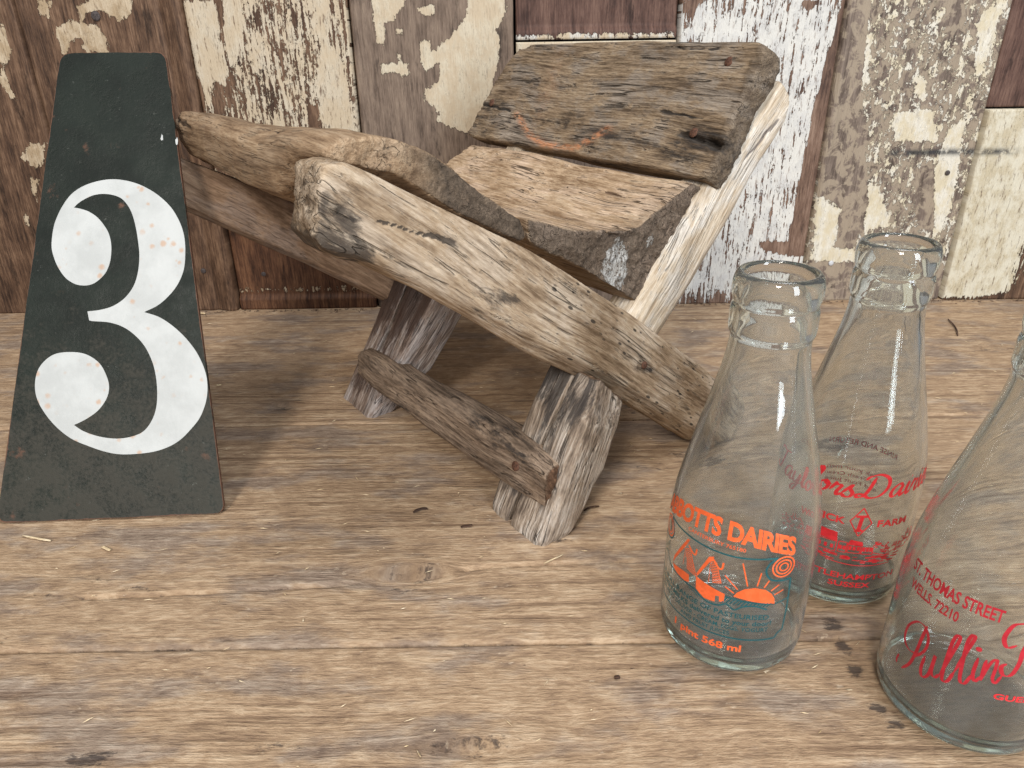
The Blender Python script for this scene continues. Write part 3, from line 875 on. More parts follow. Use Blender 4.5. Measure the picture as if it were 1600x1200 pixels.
link('leg', wear_mesh('leg', near_leg, 0.0007, 3, leg_d, (0.0010, 0.0008, 0.0004), [((0.02, 0.004, 0.03), (0.04, 0.002, 0.06), 0.0008, 0.001)], leg_attr, 8, rough_end=0.0004), M_leg, chair)
far_leg = []
for k, z in enumerate(fz):
    fl = -0.012 + 0.41 * z
    thick = [0.020, 0.024, 0.028, 0.030, 0.030, 0.030][k]
    sh = -0.42 * z
    w0, w1 = 0.211 + sh, 0.264 + sh * 0.6
    x0, x1 = fl - 0.003, fl + thick
    z1 = z - 0.008 if k > 2 else z
    e = 0.004
    wc = w0 * 0.40 + w1 * 0.60 + 0.0012 * math.sin(70 * z)
    hw_ = 0.0015 if k > 2 else 0.0003
    far_leg.append([(x0, w0 + e, z), (x0 + 0.004, w0, z), (x1 - e, w0, z1), (x1, w0 + e, z1), (x1, w1 - e, z1), (x1 - e, w1, z1), (x0 + 0.004, w1, z), (x0, w1 - e, z), (x0, wc + hw_, z), (x0 + 12 * hw_, wc + hw_ * 0.7, z), (x0 + 12 * hw_, wc - hw_ * 0.7, z), (x0, wc - hw_, z)])
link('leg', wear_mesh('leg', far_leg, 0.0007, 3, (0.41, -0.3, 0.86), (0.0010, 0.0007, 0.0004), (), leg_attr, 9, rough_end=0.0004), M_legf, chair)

# stretcher bar between the legs
rings = []
for t in np.linspace(0, 1, 9):
    y = 0.006 + t * 0.233
    cx, cz = 0.0175 - 0.016 * t + 0.001 * math.sin(t * 6), 0.0330 + 0.004 * t
    rx, rz = 0.0120 + 0.001 * math.cos(t * 5), 0.0145 + 0.0015 * math.sin(t * 4 + 1)
    if t in (0, 1): rx, rz = rx * 0.86, rz * 0.86
    bv = 0.0030
    sec = [(-rx, -rz + bv), (-rx + bv, -rz), (rx - bv, -rz), (rx, -rz + bv), (rx, rz - bv), (rx - bv, rz), (-rx + bv * 1.6, rz), (-rx, rz - bv * 1.6)]
    rings.append([(cx + a_ + 0.12 * b_, y + (0.05 * b_ if t in (0, 1) else 0), cz + b_ - 0.12 * a_) for a_, b_ in sec])
bar = link('stretcher', wear_mesh('stretcher', rings, VX, 2, (0, 1, 0), (0.0013, 0.0009, 0.0006), (), lambda P, N, gc: dict(dk=0.16 + 0.2 * blob(P, (0.0, 0.07, 0.045), (0.03, 0.05, 0.01)) - 0.25 * blob(P, (0, 0.16, 0.045), (0.03, 0.05, 0.01)) - 0.2 * sstep(0.03, 0.01, P[:, 1])), 10, rough_end=0.0012), M_bar, chair)
nail_on(bar, (0.0040, 0.034, 0.0375), (-0.9, -0.1, 0.42), 0.0036)

# ------------------------------------------------------------------ the number sign
M_green = G('dark_green_sign_paint')
g = M_green
co = g.node('ShaderNodeTexCoord').outputs['Object']
n1 = g.noise(co, (60, 60, 60), 7, 0.7)
n2 = g.noise(co, (420, 420, 420), 5, 0.7)
n3 = g.noise(co, (25, 25, 25), 5, 0.6)
sx = g.node('ShaderNodeSeparateXYZ', {0: co})
lowz = g.step(sx.outputs[1], 0.20, 0.02)
col = g.mix(g.step(n3, 0.35, 0.65), lin(19, 25, 21), lin(27, 34, 29))
grime = g.step(g.add(g.mul(n1, 0.55), g.mul(n2, 0.35), g.mul(lowz, 0.20)), 0.52, 0.70)
col = g.mix(g.mul(grime, 0.7), col, lin(64, 61, 54))
speck = g.step(g.noise(co, (160, 160, 160), 4, 0.75), 0.64, 0.72)
col = g.mix(g.mul(speck, 0.35), col, lin(110, 112, 106))
rustm = g.step(g.add(g.noise(co, (38, 38, 38), 6, 0.65), g.mul(g.attr('edge'), 0.30)), 0.66, 0.76)
col = g.mix(g.mul(rustm, 0.8), col, lin(104, 72, 56))
M_green = g.pbr(col, g.step(n1, 0.35, 0.65, 0.40, 0.62), g.bump(g.add(g.mul(n2, 0.5), n1), 0.0004), 0.2)

g = G('white_numeral_paint')
co = g.node('ShaderNodeTexCoord').outputs['Object']
n1 = g.noise(co, (40, 40, 40), 5, 0.6)
col = g.mix(g.step(n1, 0.35, 0.65), lin(182, 184, 182), lin(170, 172, 170))
vo = g.node('ShaderNodeTexVoronoi', {'Vector': g.vmul(co, (150, 150, 150)), 'Scale': 1.0, 'Randomness': 1.0})
cell = g.node('ShaderNodeSeparateColor', {0: vo.outputs[1]}).outputs[0]
dd = g.add(vo.outputs[0], g.mul(g.noise(co, (600, 600, 600), 3), 0.22), g.mul(g.mth('SUBTRACT', 1.0, cell), 0.35))
spot = g.mul(g.step(dd, 0.56, 0.30), g.step(g.noise(co, (24, 24, 24), 3), 0.40, 0.50))
col = g.mix(g.mul(spot, 0.6), col, lin(176, 132, 94))
sc = g.noise(co, (160, 500, 100), 5, 0.7)
col = g.mix(g.step(sc, 0.66, 0.74, 0, 0.35), col, lin(160, 164, 164))
M_white = g.pbr(col, 0.5, g.bump(n1, 0.0006), 0.35)

sa, sb = at_floor(0, 820), at_floor(345, 805)
ex = (sb - sa) / np.linalg.norm(sb - sa)
LEAN = math.radians(30)
bk_ = np.array([-ex[1], ex[0], 0])
su = np.array([0, 0, 1]) * math.cos(LEAN) + bk_ * math.sin(LEAN)
sn = np.cross(ex, su)  # towards the viewer


def on_sign(x, y):
    p = at_plane(x, y, sb, sn) - sb
    return np.array([p @ ex, p @ su])


tl, tr, br = on_sign(95, 86), on_sign(259, 83), np.array(on_sign(352, 803))
mid = (tl[0] + tr[0]) / 2
hh = (tl[1] + tr[1]) / 2
half_b = br[0] - mid
half_t = (tr[0] - tl[0]) / 2
sign = empty('number_sign', (0, 0, 0), 0, label='dark green metal plate, tapered, with a large white number 3, leaning on the chair', cat='sign')
# origin: foot of the plate's middle line
o3 = sb + ex * mid
sign.matrix_world = Matrix(((ex[0], su[0], sn[0], o3[0]), (ex[1], su[1], sn[1], o3[1]), (ex[2], su[2], sn[2], o3[2] + 0.0012), (0, 0, 0, 1)))


def rounded(poly, rad, n=6):
    o = []
    m = len(poly)
    for k in range(m):
        p, a, b = np.array(poly[k]), np.array(poly[k - 1]), np.array(poly[(k + 1) % m])
        u, v = (a - p) / np.linalg.norm(a - p), (b - p) / np.linalg.norm(b - p)
        for t in np.linspace(0, 1, n):
            o.append(tuple((p + u * rad) * (1 - t) ** 2 + 2 * t * (1 - t) * p + (p + v * rad) * t ** 2))
    return o


outl = rounded([(-half_b, 0), (half_b, 0), (half_t, hh), (-half_t, hh)], 0.007)
cx_, cy_ = 0, hh / 2
rings = []
for z, k in ((0.0, 0.985), (0.0, 0.998), (-0.0006, 1.0), (-0.0020, 1.0), (-0.0026, 0.998)):
    rings.append([(x * k, cy_ + (y - cy_) * (1 - (1 - k) * 0.45), z) for x, y in outl])
V, Fc, n = [], [], len(outl)
for r in rings: V += r
for a in range(len(rings) - 1):
    for k in range(n): Fc.append((a * n + k, (a + 1) * n + k, (a + 1) * n + (k + 1) % n, a * n + (k + 1) % n))
Fc.append(tuple(range(n)))
Fc.append(tuple(range((len(rings) - 1) * n, len(rings) * n))[::-1])
me = mesh_from('plate', V, Fc)
ea = np.ones(len(V))
ea[:n] = 0.15
set_attr(me, 'edge', ea)
link('plate', me, M_green, sign, smooth=False)

Z7 = lambda p: (p[0] / 4.4444, 230 + p[1] / 4.4444)
Z8 = lambda p: (p[0] / 3.3333, 480 + p[1] / 3.3333)
num = [[Z7(p) for p in [(518, 432), (560, 440), (620, 460), (680, 500), (730, 560), (762, 620), (777, 700), (770, 800), (740, 880), (690, 935), (640, 965), (580, 973), (520, 960), (460, 920), (410, 850), (380, 780), (363, 700), (375, 580), (400, 500), (440, 420), (500, 340), (580, 285), (680, 250), (790, 236), (900, 250), (1000, 285), (1100, 345), (1190, 430), (1250, 530), (1282, 630), (1290, 740), (1280, 860), (1240, 960), (1180, 1040), (1100, 1110), (1005, 1157)]],
       [Z8(p) for p in [(755, 35), (830, 60), (900, 105), (970, 170), (1030, 250), (1070, 340), (1083, 420), (1075, 500), (1045, 580), (1000, 640), (940, 700), (870, 740), (780, 765), (650, 775), (560, 763), (460, 730), (370, 690), (290, 625), (230, 550), (195, 480), (186, 410), (200, 340), (240, 285), (300, 250), (390, 243), (460, 258), (520, 300), (555, 360), (571, 420), (560, 480), (520, 540), (470, 580), (420, 608), (388, 622)]],
       [Z8(p) for p in [(388, 622), (440, 655), (520, 682), (610, 693), (690, 682), (750, 655), (790, 605), (815, 540), (822, 460), (815, 370), (795, 290), (755, 210), (700, 150), (640, 110), (570, 88), (490, 82), (468, 78)]],
       [Z8((460, 37)), Z7((612, 1153))],
       [Z7(p) for p in [(612, 1153), (700, 1142), (790, 1115), (870, 1060), (930, 980), (960, 890), (972, 780), (965, 680), (945, 560), (915, 460), (870, 390), (820, 355), (740, 338), (660, 345), (590, 375), (545, 405), (518, 432)]]]


def catmull(pts, n=5):
    pts = [np.array(p, float) for p in pts]
    if len(pts) < 3: return pts
    P_ = [2 * pts[0] - pts[1]] + pts + [2 * pts[-1] - pts[-2]]
    o = []
    for a, b, c, d in zip(P_[:-3], P_[1:-2], P_[2:-1], P_[3:]):
        for t in np.linspace(0, 1, n, endpoint=False):
            o.append(0.5 * (2 * b + (c - a) * t + (2 * a - 5 * b + 4 * c - d) * t * t + (3 * b - a - 3 * c + d) * t ** 3))
    o.append(pts[-1])
    return o


ol = []
for seg in num:
    q = catmull([on_sign(*p) - np.array([mid, 0]) for p in seg])
    if ol and np.linalg.norm(q[0] - ol[-1]) < 1e-5: q = q[1:]
    ol += q
if np.linalg.norm(ol[0] - ol[-1]) < 1e-5: ol = ol[:-1]
n = len(ol)
tris = tessellate_polygon([[Vector((p[0], p[1], 0)) for p in ol]])
V = [(p[0], p[1], 0.00022) for p in ol] + [(p[0], p[1], 0.00004) for p in ol]
Fc = [tuple(t) for t in tris] + [(k, k + n, (k + 1) % n + n, (k + 1) % n) for k in range(n)]
me = mesh_from('numeral', V, Fc)
bm = bmesh.new()
bm.from_mesh(me)
bmesh.ops.recalc_face_normals(bm, faces=bm.faces[:])
bm.to_mesh(me)
bm.free()
link('numeral', me, M_white, sign, smooth=False, label='large hand painted white figure 3')

# chips of white paint on the plate
for (px, py, r) in ((254, 218, 4.5), (277, 223, 4.5)):
    q = on_sign(px, py) - np.array([mid, 0])
    pts = [(q[0] + 0.0011 * math.cos(a) * random.uniform(.4, 1.0), q[1] + 0.0030 * math.sin(a) * random.uniform(.5, 1.1), 0.0002) for a in np.linspace(0, 2 * math.pi, 9, endpoint=False)]
    link('paint_fleck', mesh_from('paint_fleck', pts, [tuple(range(9))]), M_white, sign, smooth=False)

# ------------------------------------------------------------------ milk bottles
g = G('old_bottle_glass')
co = g.node('ShaderNodeTexCoord').outputs['Object']
hz = g.noise(co, (55, 55, 40), 5, 0.65)
wav = g.noise(co, (60, 60, 30), 2, 0.5)
bmp = g.bump(wav, 0.0004, 0.05)
gl = g.node('ShaderNodeBsdfGlass', {'Color': (0.985, 0.995, 0.99, 1), 'Roughness': 0.0, 'IOR': 1.5})
df = g.node('ShaderNodeBsdfDiffuse', {'Color': (0.84, 0.86, 0.85, 1)})
trl = g.node('ShaderNodeBsdfTranslucent', {'Color': (0.80, 0.82, 0.81, 1)})
hm = g.node('ShaderNodeMixShader', {0: 0.35, 1: df.outputs[0], 2: trl.outputs[0]})
mx = g.node('ShaderNodeMixShader', {0: g.step(hz, 0.32, 0.72, 0.035, 0.115), 1: gl.outputs[0], 2: hm.outputs[0]})
g.t.links.new(mx.outputs[0], g.out.inputs['Surface'])
ab = g.node('ShaderNodeVolumeAbsorption', {'Color': (0.62, 0.86, 0.76, 1), 'Density': 12.0})
g.t.links.new(ab.outputs[0], g.out.inputs['Volume'])
M_glass = g.m


def print_mat(name, c, rough=0.45):
    g = G(name)
    co = g.node('ShaderNodeTexCoord').outputs['Object']
    n = g.noise(co, (300, 300, 300), 5, 0.7)
    return g.pbr(g.mix(g.step(n, 0.35, 0.7), c, tuple(min(1, v * 1.25 + 0.01) for v in c)), rough, None, 0.4)


P_orange = print_mat('orange_print', lin(222, 96, 48))
P_teal = print_mat('teal_print', lin(14, 80, 86))
P_red = print_mat('red_print', lin(214, 44, 52))
P_dred = print_mat('deep_red_print', lin(176, 32, 48))

PROF = [(0.0004, 0.0240), (0.0004, 0.0270), (0.0016, 0.0302), (0.0045, 0.0330), (0.009, 0.0341), (0.014, 0.0344), (0.040, 0.0344), (0.060, 0.0343), (0.070, 0.0340), (0.0816, 0.0328), (0.092, 0.0309), (0.102, 0.0287), (0.1125, 0.0263), (0.1225, 0.0238), (0.133, 0.0213), (0.143, 0.0190), (0.152, 0.0173), (0.1585, 0.0166),
        (0.1615, 0.0166), (0.1630, 0.0172), (0.1650, 0.0177), (0.1720, 0.0177), (0.1742, 0.0174), (0.1755, 0.0170), (0.1768, 0.0172), (0.1790, 0.0178), (0.1820, 0.0180), (0.1850, 0.0178), (0.1875, 0.0170), (0.1888, 0.0160)]
INN = [(0.1890, 0.0150), (0.1880, 0.0142), (0.184, 0.0138), (0.172, 0.0138), (0.160, 0.0140), (0.152, 0.0148), (0.143, 0.0165), (0.1225, 0.0213), (0.102, 0.0262), (0.0816, 0.0304), (0.060, 0.0319), (0.014, 0.0320), (0.0095, 0.0312), (0.0070, 0.0285), (0.0062, 0.024), (0.0072, 0.012)]


def smooth_prof(p, n=4): return [tuple(q) for q in catmull(p, n)]


def outer_r(h):
    return np.interp(h, [a for a, b in PROF[3:]], [b for a, b in PROF[3:]])


def glass_mesh(seg=96):
    ring = smooth_prof(PROF, 3) + smooth_prof(INN, 3)
    V = [(r * math.sin(2 * math.pi * k / seg), -r * math.cos(2 * math.pi * k / seg), h) for h, r in ring for k in range(seg)]
    m = len(ring)
    Fc = [(a * seg + k, a * seg + (k + 1) % seg, (a + 1) * seg + (k + 1) % seg, (a + 1) * seg + k) for a in range(m - 1) for k in range(seg)]
    V += [(0, 0, 0.0012), (0, 0, 0.0080)]
    i0, i1 = len(V) - 2, len(V) - 1
    Fc += [(i0, (k + 1) % seg, k) for k in range(seg)] + [(i1, (m - 1) * seg + k, (m - 1) * seg + (k + 1) % seg) for k in range(seg)]
    return mesh_from('body', V, Fc)


ME_GLASS = glass_mesh()


class Print:
    """flat artwork in millimetres (s round the bottle, t up), cut into slivers and laid on the glass"""

    def __init__(s): s.V, s.F = [], []

    def poly(s, pts):
        pts = [Vector((p[0], p[1], 0)) for p in pts]
        n0 = len(s.V)
        s.V += [(p.x, p.y) for p in pts]
        s.F += [tuple(n0 + i for i in t) for t in tessellate_polygon([pts])]

    def line(s, pts, wd, smooth=True, nib=None, closed=False):
        q = catmull(pts, 6) if smooth else [np.array(p, float) for p in pts]
        q = np.array(q)
        if len(q) < 2: return
        d = np.gradient(q, axis=0)
        d /= np.linalg.norm(d, axis=1)[:, None] + 1e-9
        nm = np.stack([-d[:, 1], d[:, 0]], 1)
        ww = np.full(len(q), wd)
        if nib is not None:
            ang = np.arctan2(d[:, 1], d[:, 0])
            ww = wd * (0.28 + 0.72 * np.abs(np.sin(ang - nib)))
            ww *= np.clip(np.minimum(np.arange(len(q)), np.arange(len(q))[::-1]) / 3.0 + 0.35, 0, 1)
        n0 = len(s.V)
        for p, n_, w_ in zip(q, nm, ww):
            s.V += [tuple(p + n_ * w_ / 2), tuple(p - n_ * w_ / 2)]
        for k in range(len(q) - 1):
            a = n0 + 2 * k
            s.F.append((a, a + 1, a + 3, a + 2))

    def ring(s, c, r, wd):
        s.line([(c[0] + r * math.cos(a), c[1] + r * math.sin(a)) for a in np.linspace(0, 2 * math.pi, 26)], wd, False)

    def text(s, body, s0, s1, t0, height, bold=0.0, shear=0.0, base=None, space=1.0):
        """fit the words between s0 and s1; base(s) gives the height of the base line"""
        cu = bpy.data.curves.new('words', 'FONT')
        cu.body = body
        cu.size = 1.0
        cu.shear = shear
        cu.offset = bold
        cu.space_character = space
        cu.resolution_u = 3
        ob = bpy.data.objects.new('words', cu)
        C.objects.link(ob)
        dg = bpy.context.evaluated_depsgraph_get()
        me = bpy.data.meshes.new_from_object(ob.evaluated_get(dg))
        co_ = get_co(me)
        x0, x1 = co_[:, 0].min(), co_[:, 0].max()
        kx, ky = (s1 - s0) / (x1 - x0), height / 0.73
        n0 = len(s.V)
        for p in co_:
            sx_ = s0 + (p[0] - x0) * kx
            s.V.append((sx_, (base(sx_) if base else t0) + p[1] * ky))
        s.F += [tuple(n0 + i for i in f.vertices) for f in me.polygons]
        bpy.data.objects.remove(ob)
        bpy.data.curves.remove(cu)
        bpy.data.meshes.remove(me)

    def build(s, name, mat, parent, lift=0.00016, **k):
        bm = bmesh.new()
        vs = [bm.verts.new((a, b, 0)) for a, b in s.V]
        for f in s.F:
            try: bm.faces.new([vs[i] for i in f])
            except ValueError: pass
        xs = [v[0] for v in s.V]
        for x in np.arange(math.floor(min(xs)), max(xs), 1.6):
            bmesh.ops.bisect_plane(bm, geom=bm.verts[:] + bm.edges[:] + bm.faces[:], plane_co=(x, 0, 0), plane_no=(1, 0, 0))
        for y in np.arange(66, 100, 4.0):
            if max(v[1] for v in s.V) > y: bmesh.ops.bisect_plane(bm, geom=bm.verts[:] + bm.edges[:] + bm.faces[:], plane_co=(0, y, 0), plane_no=(0, 1, 0))
        for v in bm.verts:
            ph, h = v.co.x / 34.3, v.co.y / 1000
            r = float(outer_r(h)) + lift
            v.co = Vector((r * math.sin(ph), -r * math.cos(ph), h))
        for f in bm.faces:
            f.normal_update()
            c = f.calc_center_median()
            if f.normal.x * c.x + f.normal.y * c.y < 0: f.normal_flip()
        me = bpy.data.meshes.new(name)
        bm.to_mesh(me)
        bm.free()
        return link(name, me, mat, parent, smooth=False, **k)


def bottle(x, y, label, sc=1.0):
    r = empty('milk_bottle', (x, y, 0.0006), 0, label=label, cat='bottle', group='empty glass milk bottles')
    link('body', ME_GLASS if not ME_GLASS.users else ME_GLASS.copy(), M_glass if not ME_GLASS.materials else None, r)
    for ch in r.children: ch.cycles.is_caustics_caster = True
    return r


b1 = bottle(0.1085, 0.2811, 'clear glass milk bottle printed in orange and teal with oast houses and a rising sun')
b2 = bottle(0.1785, 0.3247, 'clear glass milk bottle with red farm picture and diamond, behind the orange printed one')
b3 = bottle(0.2002, 0.2355, 'clear glass milk bottle with deep red script, cut off by the right edge')

# bottle 1
arch = lambda s_: 78.6 - 0.0056 * (s_ + 22.5) ** 2
p = Print()
p.text('ABBOTTS', -60.5, -21.0, 0, 8.8, bold=0.042, base=arch, space=0.92)
p.build('lettering', P_orange, b1)
p = Print()
p.text('DAIRIES', -18.0, 13.2, 0, 8.8, bold=0.042, base=arch, space=0.92)
p.build('lettering', P_orange, b1)
p = Print()
p.text('CANTERBURY 765180', -37.5, -9.4, 0, 1.9, bold=0.01, base=lambda s_: 74.3 - 0.003 * (s_ + 22.5) ** 2)
p.build('lettering', P_orange, b1)
p = Print()
p.text('1 pint 568 ml', -39.0, -5.2, 18.0, 4.0, bold=0.03)
p.build('lettering', P_orange, b1)
p = Print()
hs = [dict(band=[(-45.4, 49.7), (-44.7, 54.2), (-36.7, 69.3), (-35.3, 69.4), (-37.4, 64.6), (-43.8, 53.1)], hat=[(-37.2, 63.9), (-34.6, 65.6), (-29.4, 52.5), (-37.8, 54.1)], cowl=[(-35.6, 66.5), (-32.6, 63.8), (-31.2, 64.2), (-30.9, 67.1)],
           wall=[(-45.3, 49.3), (-37.4, 50.9), (-33.5, 51.1), (-33.0, 47.1), (-35.7, 46.0), (-40.2, 46.2), (-44.3, 47.4)]),
      dict(band=[(-29.6, 54.5), (-24.6, 66.5), (-22.3, 67.6), (-22.3, 65.2), (-23.9, 64.0), (-29.0, 53.2)], hat=[(-23.6, 64.5), (-20.9, 65.1), (-17.7, 54.9), (-23.3, 53.0)], cowl=[(-22.3, 66.0), (-19.7, 62.6), (-18.2, 63.0), (-17.9, 66.1)],
           wall=[(-29.6, 52.9), (-23.2, 51.4), (-15.5, 49.7), (-15.6, 45.3), (-17.6, 44.6), (-17.9, 47.5), (-19.5, 47.2), (-19.5, 43.7), (-24.5, 43.3), (-29.0, 46.2)])]
for h_ in hs:
    p.poly(h_['band'])
    p.poly(h_['wall'])
    p.line(h_['cowl'], 0.9)
    a, b, c, d = [np.array(v) for v in h_['hat']]
    for t in np.linspace(0.05, 0.98, 13):
        l_, r_ = a + (d - a) * t, b + (c - b) * t
        p.line([l_ + (r_ - l_) * (0.15 if t < .5 else 0.3), r_], 0.42, False)
    p.line([b, c], 0.35, False)
    p.line([d, a], 0.25, False)
p.poly([(-11.9, 49.6), (-10.6, 52.1), (-7.7, 54.6), (-3.4, 55.8), (1.3, 54.8), (4.4, 52.2), (6.1, 49.3), (6.6, 46.2)])
for a, b in (((-10.5, 53.8), (-16.6, 59.9)), ((-6.6, 56.3), (-9.9, 68.2)), ((-2.6, 56.7), (-1.6, 64.0)), ((0.5, 55.9), (2.3, 59.9)), ((3.8, 53.9), (7.2, 57.0)), ((-11.8, 51.4), (-15.9, 53.9)), ((5.6, 51.5), (9.8, 53.6))):
    p.line([a, b], 0.62, False)
for c_, rr in (((8.2, 66.4), 5.2), ((8.2, 66.4), 3.6), ((8.2, 66.4), 2.0), ((-53.2, 65.6), 5.2), ((-53.2, 65.6), 3.6)): p.ring(c_, rr, 0.75)
p.build('picture', P_orange, b1, label='orange oast houses and half sun')
p = Print()
p.line([(-58.6, 59.4), (-52.4, 59.4), (-48.5, 61.5), (-47.5, 65.5), (-48.8, 69.0), (-51.4, 71.2), (-43.5, 71.3), (-33.7, 71.1), (-24.1, 70.8), (-14.0, 70.7), (-5.3, 71.0), (4.8, 71.5)], 0.8)
p.line([(4.8, 71.5), (1.5, 68.7), (0.3, 64.8), (2.5, 60.7), (6.8, 59.2), (12.7, 59.3)], 0.9)
p.line([(12.7, 59.3), (13.5, 43.0), (13.2, 29.8)], 0.8, False)
p.line([(13.2, 29.8), (10.8, 28.0), (9.6, 25.5)], 0.8)
p.line([(9.6, 25.5), (-22.0, 25.5), (-53.0, 25.5)], 0.8, False)
p.line([(-53.0, 25.5), (-54.6, 28.0), (-57.6, 29.8), (-58.6, 59.4)], 0.8, False)
p.line([(-15.3, 48.5), (6.7, 46.2), (12.9, 48.2)], 0.65, False)
p.line([(-56, 49.5), (-52, 50.5), (-47.4, 46.7), (-40.2, 46.0), (-33.9, 45.6), (-29.4, 45.2), (-26.8, 43.5), (-22.2, 42.0), (-17.4, 42.6), (-14.3, 44.4), (-10.8, 42.2), (-7.3, 44.6), (-2.2, 45.4), (3.5, 43.4)], 0.8)
p.line([(-33, 44.4), (-29.5, 43.6), (-27.5, 42.2)], 0.45)
for k in range(13):
    x = -14.2 + k * 1.6
    p.line([(x, 48.2 - 0.1 * k), (x - 2.0, 44.9 + 0.02 * k)], 0.55, False)
for k in range(4): p.line([(-57 + k * 1.6, 50 + k * 1.5), (-55.5 + k * 1.4, 53 + k * 1.6), (-53.5 + k * 1.3, 51.5 + k)], 0.35)
p.build('border', P_teal, b1, label='teal scroll border with hatched field')
p = Print()
p.text('A FULL RANGE OF PASTEURISED', -54.5, 5.0, 37.6, 2.8, bold=0.018)
p.build('lettering', P_teal, b1)
p = Print()
p.text('FRESH MILKS delivered to your door!', -54.5, 6.6, 33.9, 2.7, bold=0.02)
p.build('lettering', P_teal, b1)
p = Print()
p.text('WE ALSO DELIVER - CREAM, EGGS, YOGURT', -54.0, 5.6, 30.4, 2.4, bold=0.014)
p.build('lettering', P_teal, b1)
p = Print()
p.text('AND FRUIT JUICES', -36.0, -11.3, 27.1, 2.3, bold=0.014)
p.build('lettering', P_teal, b1)

# a running hand, letter by letter: strokes on a unit x-height
HAND = {
    'T': (1.5, [[(0.1, 1.65), (0.3, 2.0), (0.9, 1.9), (1.7, 2.05)], [(1.1, 1.95), (0.95, 1.2), (0.75, 0.4), (0.45, 0.0), (0.1, 0.15), (0.15, 0.45)]]),
    'a': (1.05, [[(0.85, 0.85), (0.55, 1.0), (0.2, 0.7), (0.1, 0.25), (0.3, 0.0), (0.6, 0.25), (0.85, 0.85), (0.75, 0.3), (0.85, 0.0), (1.1, 0.25)]]),
    'y': (1.0, [[(0.15, 0.95), (0.1, 0.35), (0.3, 0.05), (0.6, 0.35), (0.8, 0.95), (0.6, -0.1), (0.35, -0.75), (0.05, -0.7), (0.25, -0.25), (1.0, 0.25)]]),
    'l': (0.6, [[(0.0, 0.2), (0.4, 1.0), (0.6, 1.75), (0.42, 1.9), (0.25, 1.3), (0.18, 0.4), (0.32, 0.0), (0.6, 0.25)]]),
    'o': (0.95, [[(0.5, 0.95), (0.15, 0.65), (0.1, 0.25), (0.35, 0.0), (0.7, 0.3), (0.75, 0.75), (0.5, 0.95), (0.6, 0.7), (0.95, 0.75)]]),
    'r': (0.8, [[(0.0, 0.3), (0.3, 1.0), (0.32, 0.85), (0.65, 0.82), (0.5, 0.3), (0.58, 0.0), (0.85, 0.25)]]),
    's': (0.8, [[(0.0, 0.2), (0.5, 1.0), (0.45, 0.7), (0.7, 0.35), (0.55, 0.02), (0.2, 0.02), (0.12, 0.22)]]),
    'D': (2.0, [[(0.75, 1.75), (0.6, 0.8), (0.4, 0.15), (0.05, 0.0), (0.0, 0.25), (0.35, 0.25), (0.8, 0.0), (1.4, 0.2), (1.75, 0.9), (1.6, 1.6), (1.0, 1.95), (0.4, 1.8), (0.15, 1.5)]]),
    'i': (0.5, [[(0.05, 0.3), (0.28, 0.95), (0.18, 0.3), (0.3, 0.0), (0.55, 0.25)], [(0.38, 1.3), (0.46, 1.42)]]),
    'e': (0.8, [[(0.05, 0.3), (0.5, 0.6), (0.62, 0.85), (0.42, 1.0), (0.15, 0.65), (0.15, 0.2), (0.4, 0.0), (0.8, 0.3)]]),
    ' ': (0.35, [])}


def handwrite(pr, word, s0, s1, base, xh, wd):
    tot = sum(HAND[c][0] for c in word)
    k = (s1 - s0) / tot
    x = 0
    for c in word:
        for st in HAND[c][1]:
            pr.line([(s0 + (x + q[0] + 0.18 * q[1]) * k, base(s0 + (x + q[0]) * k) + q[1] * xh) for q in st], wd, True, nib=0.35)
        x += HAND[c][0]


p = Print()
handwrite(p, 'Taylors', -61, -14.0, lambda s_: 69.6 + 0.05 * (s_ + 26), 6.6, 2.0)
p.build('lettering', P_red, b2)
p = Print()
handwrite(p, 'Dairies', -12.5, 36.0, lambda s_: 71.0 + 0.07 * (s_ + 10), 6.4, 2.0)
p.build('lettering', P_red, b2)
p = Print()
p.text('WICK', -32.5, -14.6, 54.6, 4.0, bold=0.03)
p.build('lettering', P_red, b2)
p = Print()
p.text('FARM', 0.2, 16.6, 54.8, 4.0, bold=0.03)
p.build('lettering', P_red, b2)
p = Print()
p.text('LITTLEHAMPTON', -31.5, 17.0, 21.6, 3.5, bold=0.02)
p.build('lettering', P_red, b2)
p = Print()
p.text('SUSSEX', -16.6, 4.0, 16.6, 3.2, bold=0.024)
p.build('lettering', P_red, b2)
p = Print()
dc = (-7.6, 57.0)
dia = [(dc[0], dc[1] + 8.3), (dc[0] + 5.0, dc[1]), (dc[0], dc[1] - 8.3), (dc[0] - 5.0, dc[1])]
for a, b in zip(dia, dia[1:] + dia[:1]): p.line([a, b], 0.6, False)
p.poly([(-10.4, 60.6), (-4.6, 61.6), (-4.6, 60.2), (-6.6, 59.8), (-7.2, 53.0), (-5.9, 52.6), (-6.2, 51.4), (-10.0, 51.0), (-9.8, 52.3), (-9.0, 52.6), (-8.4, 59.6), (-10.2, 59.3)])
p.build('emblem', P_red, b2, label='red diamond outline with a letter T')
p = Print()
p.poly([(-26.5, 44.2), (-25.0, 49.6), (-17.0, 49.0), (-16.2, 43.6)])
rnd = random.Random(5)
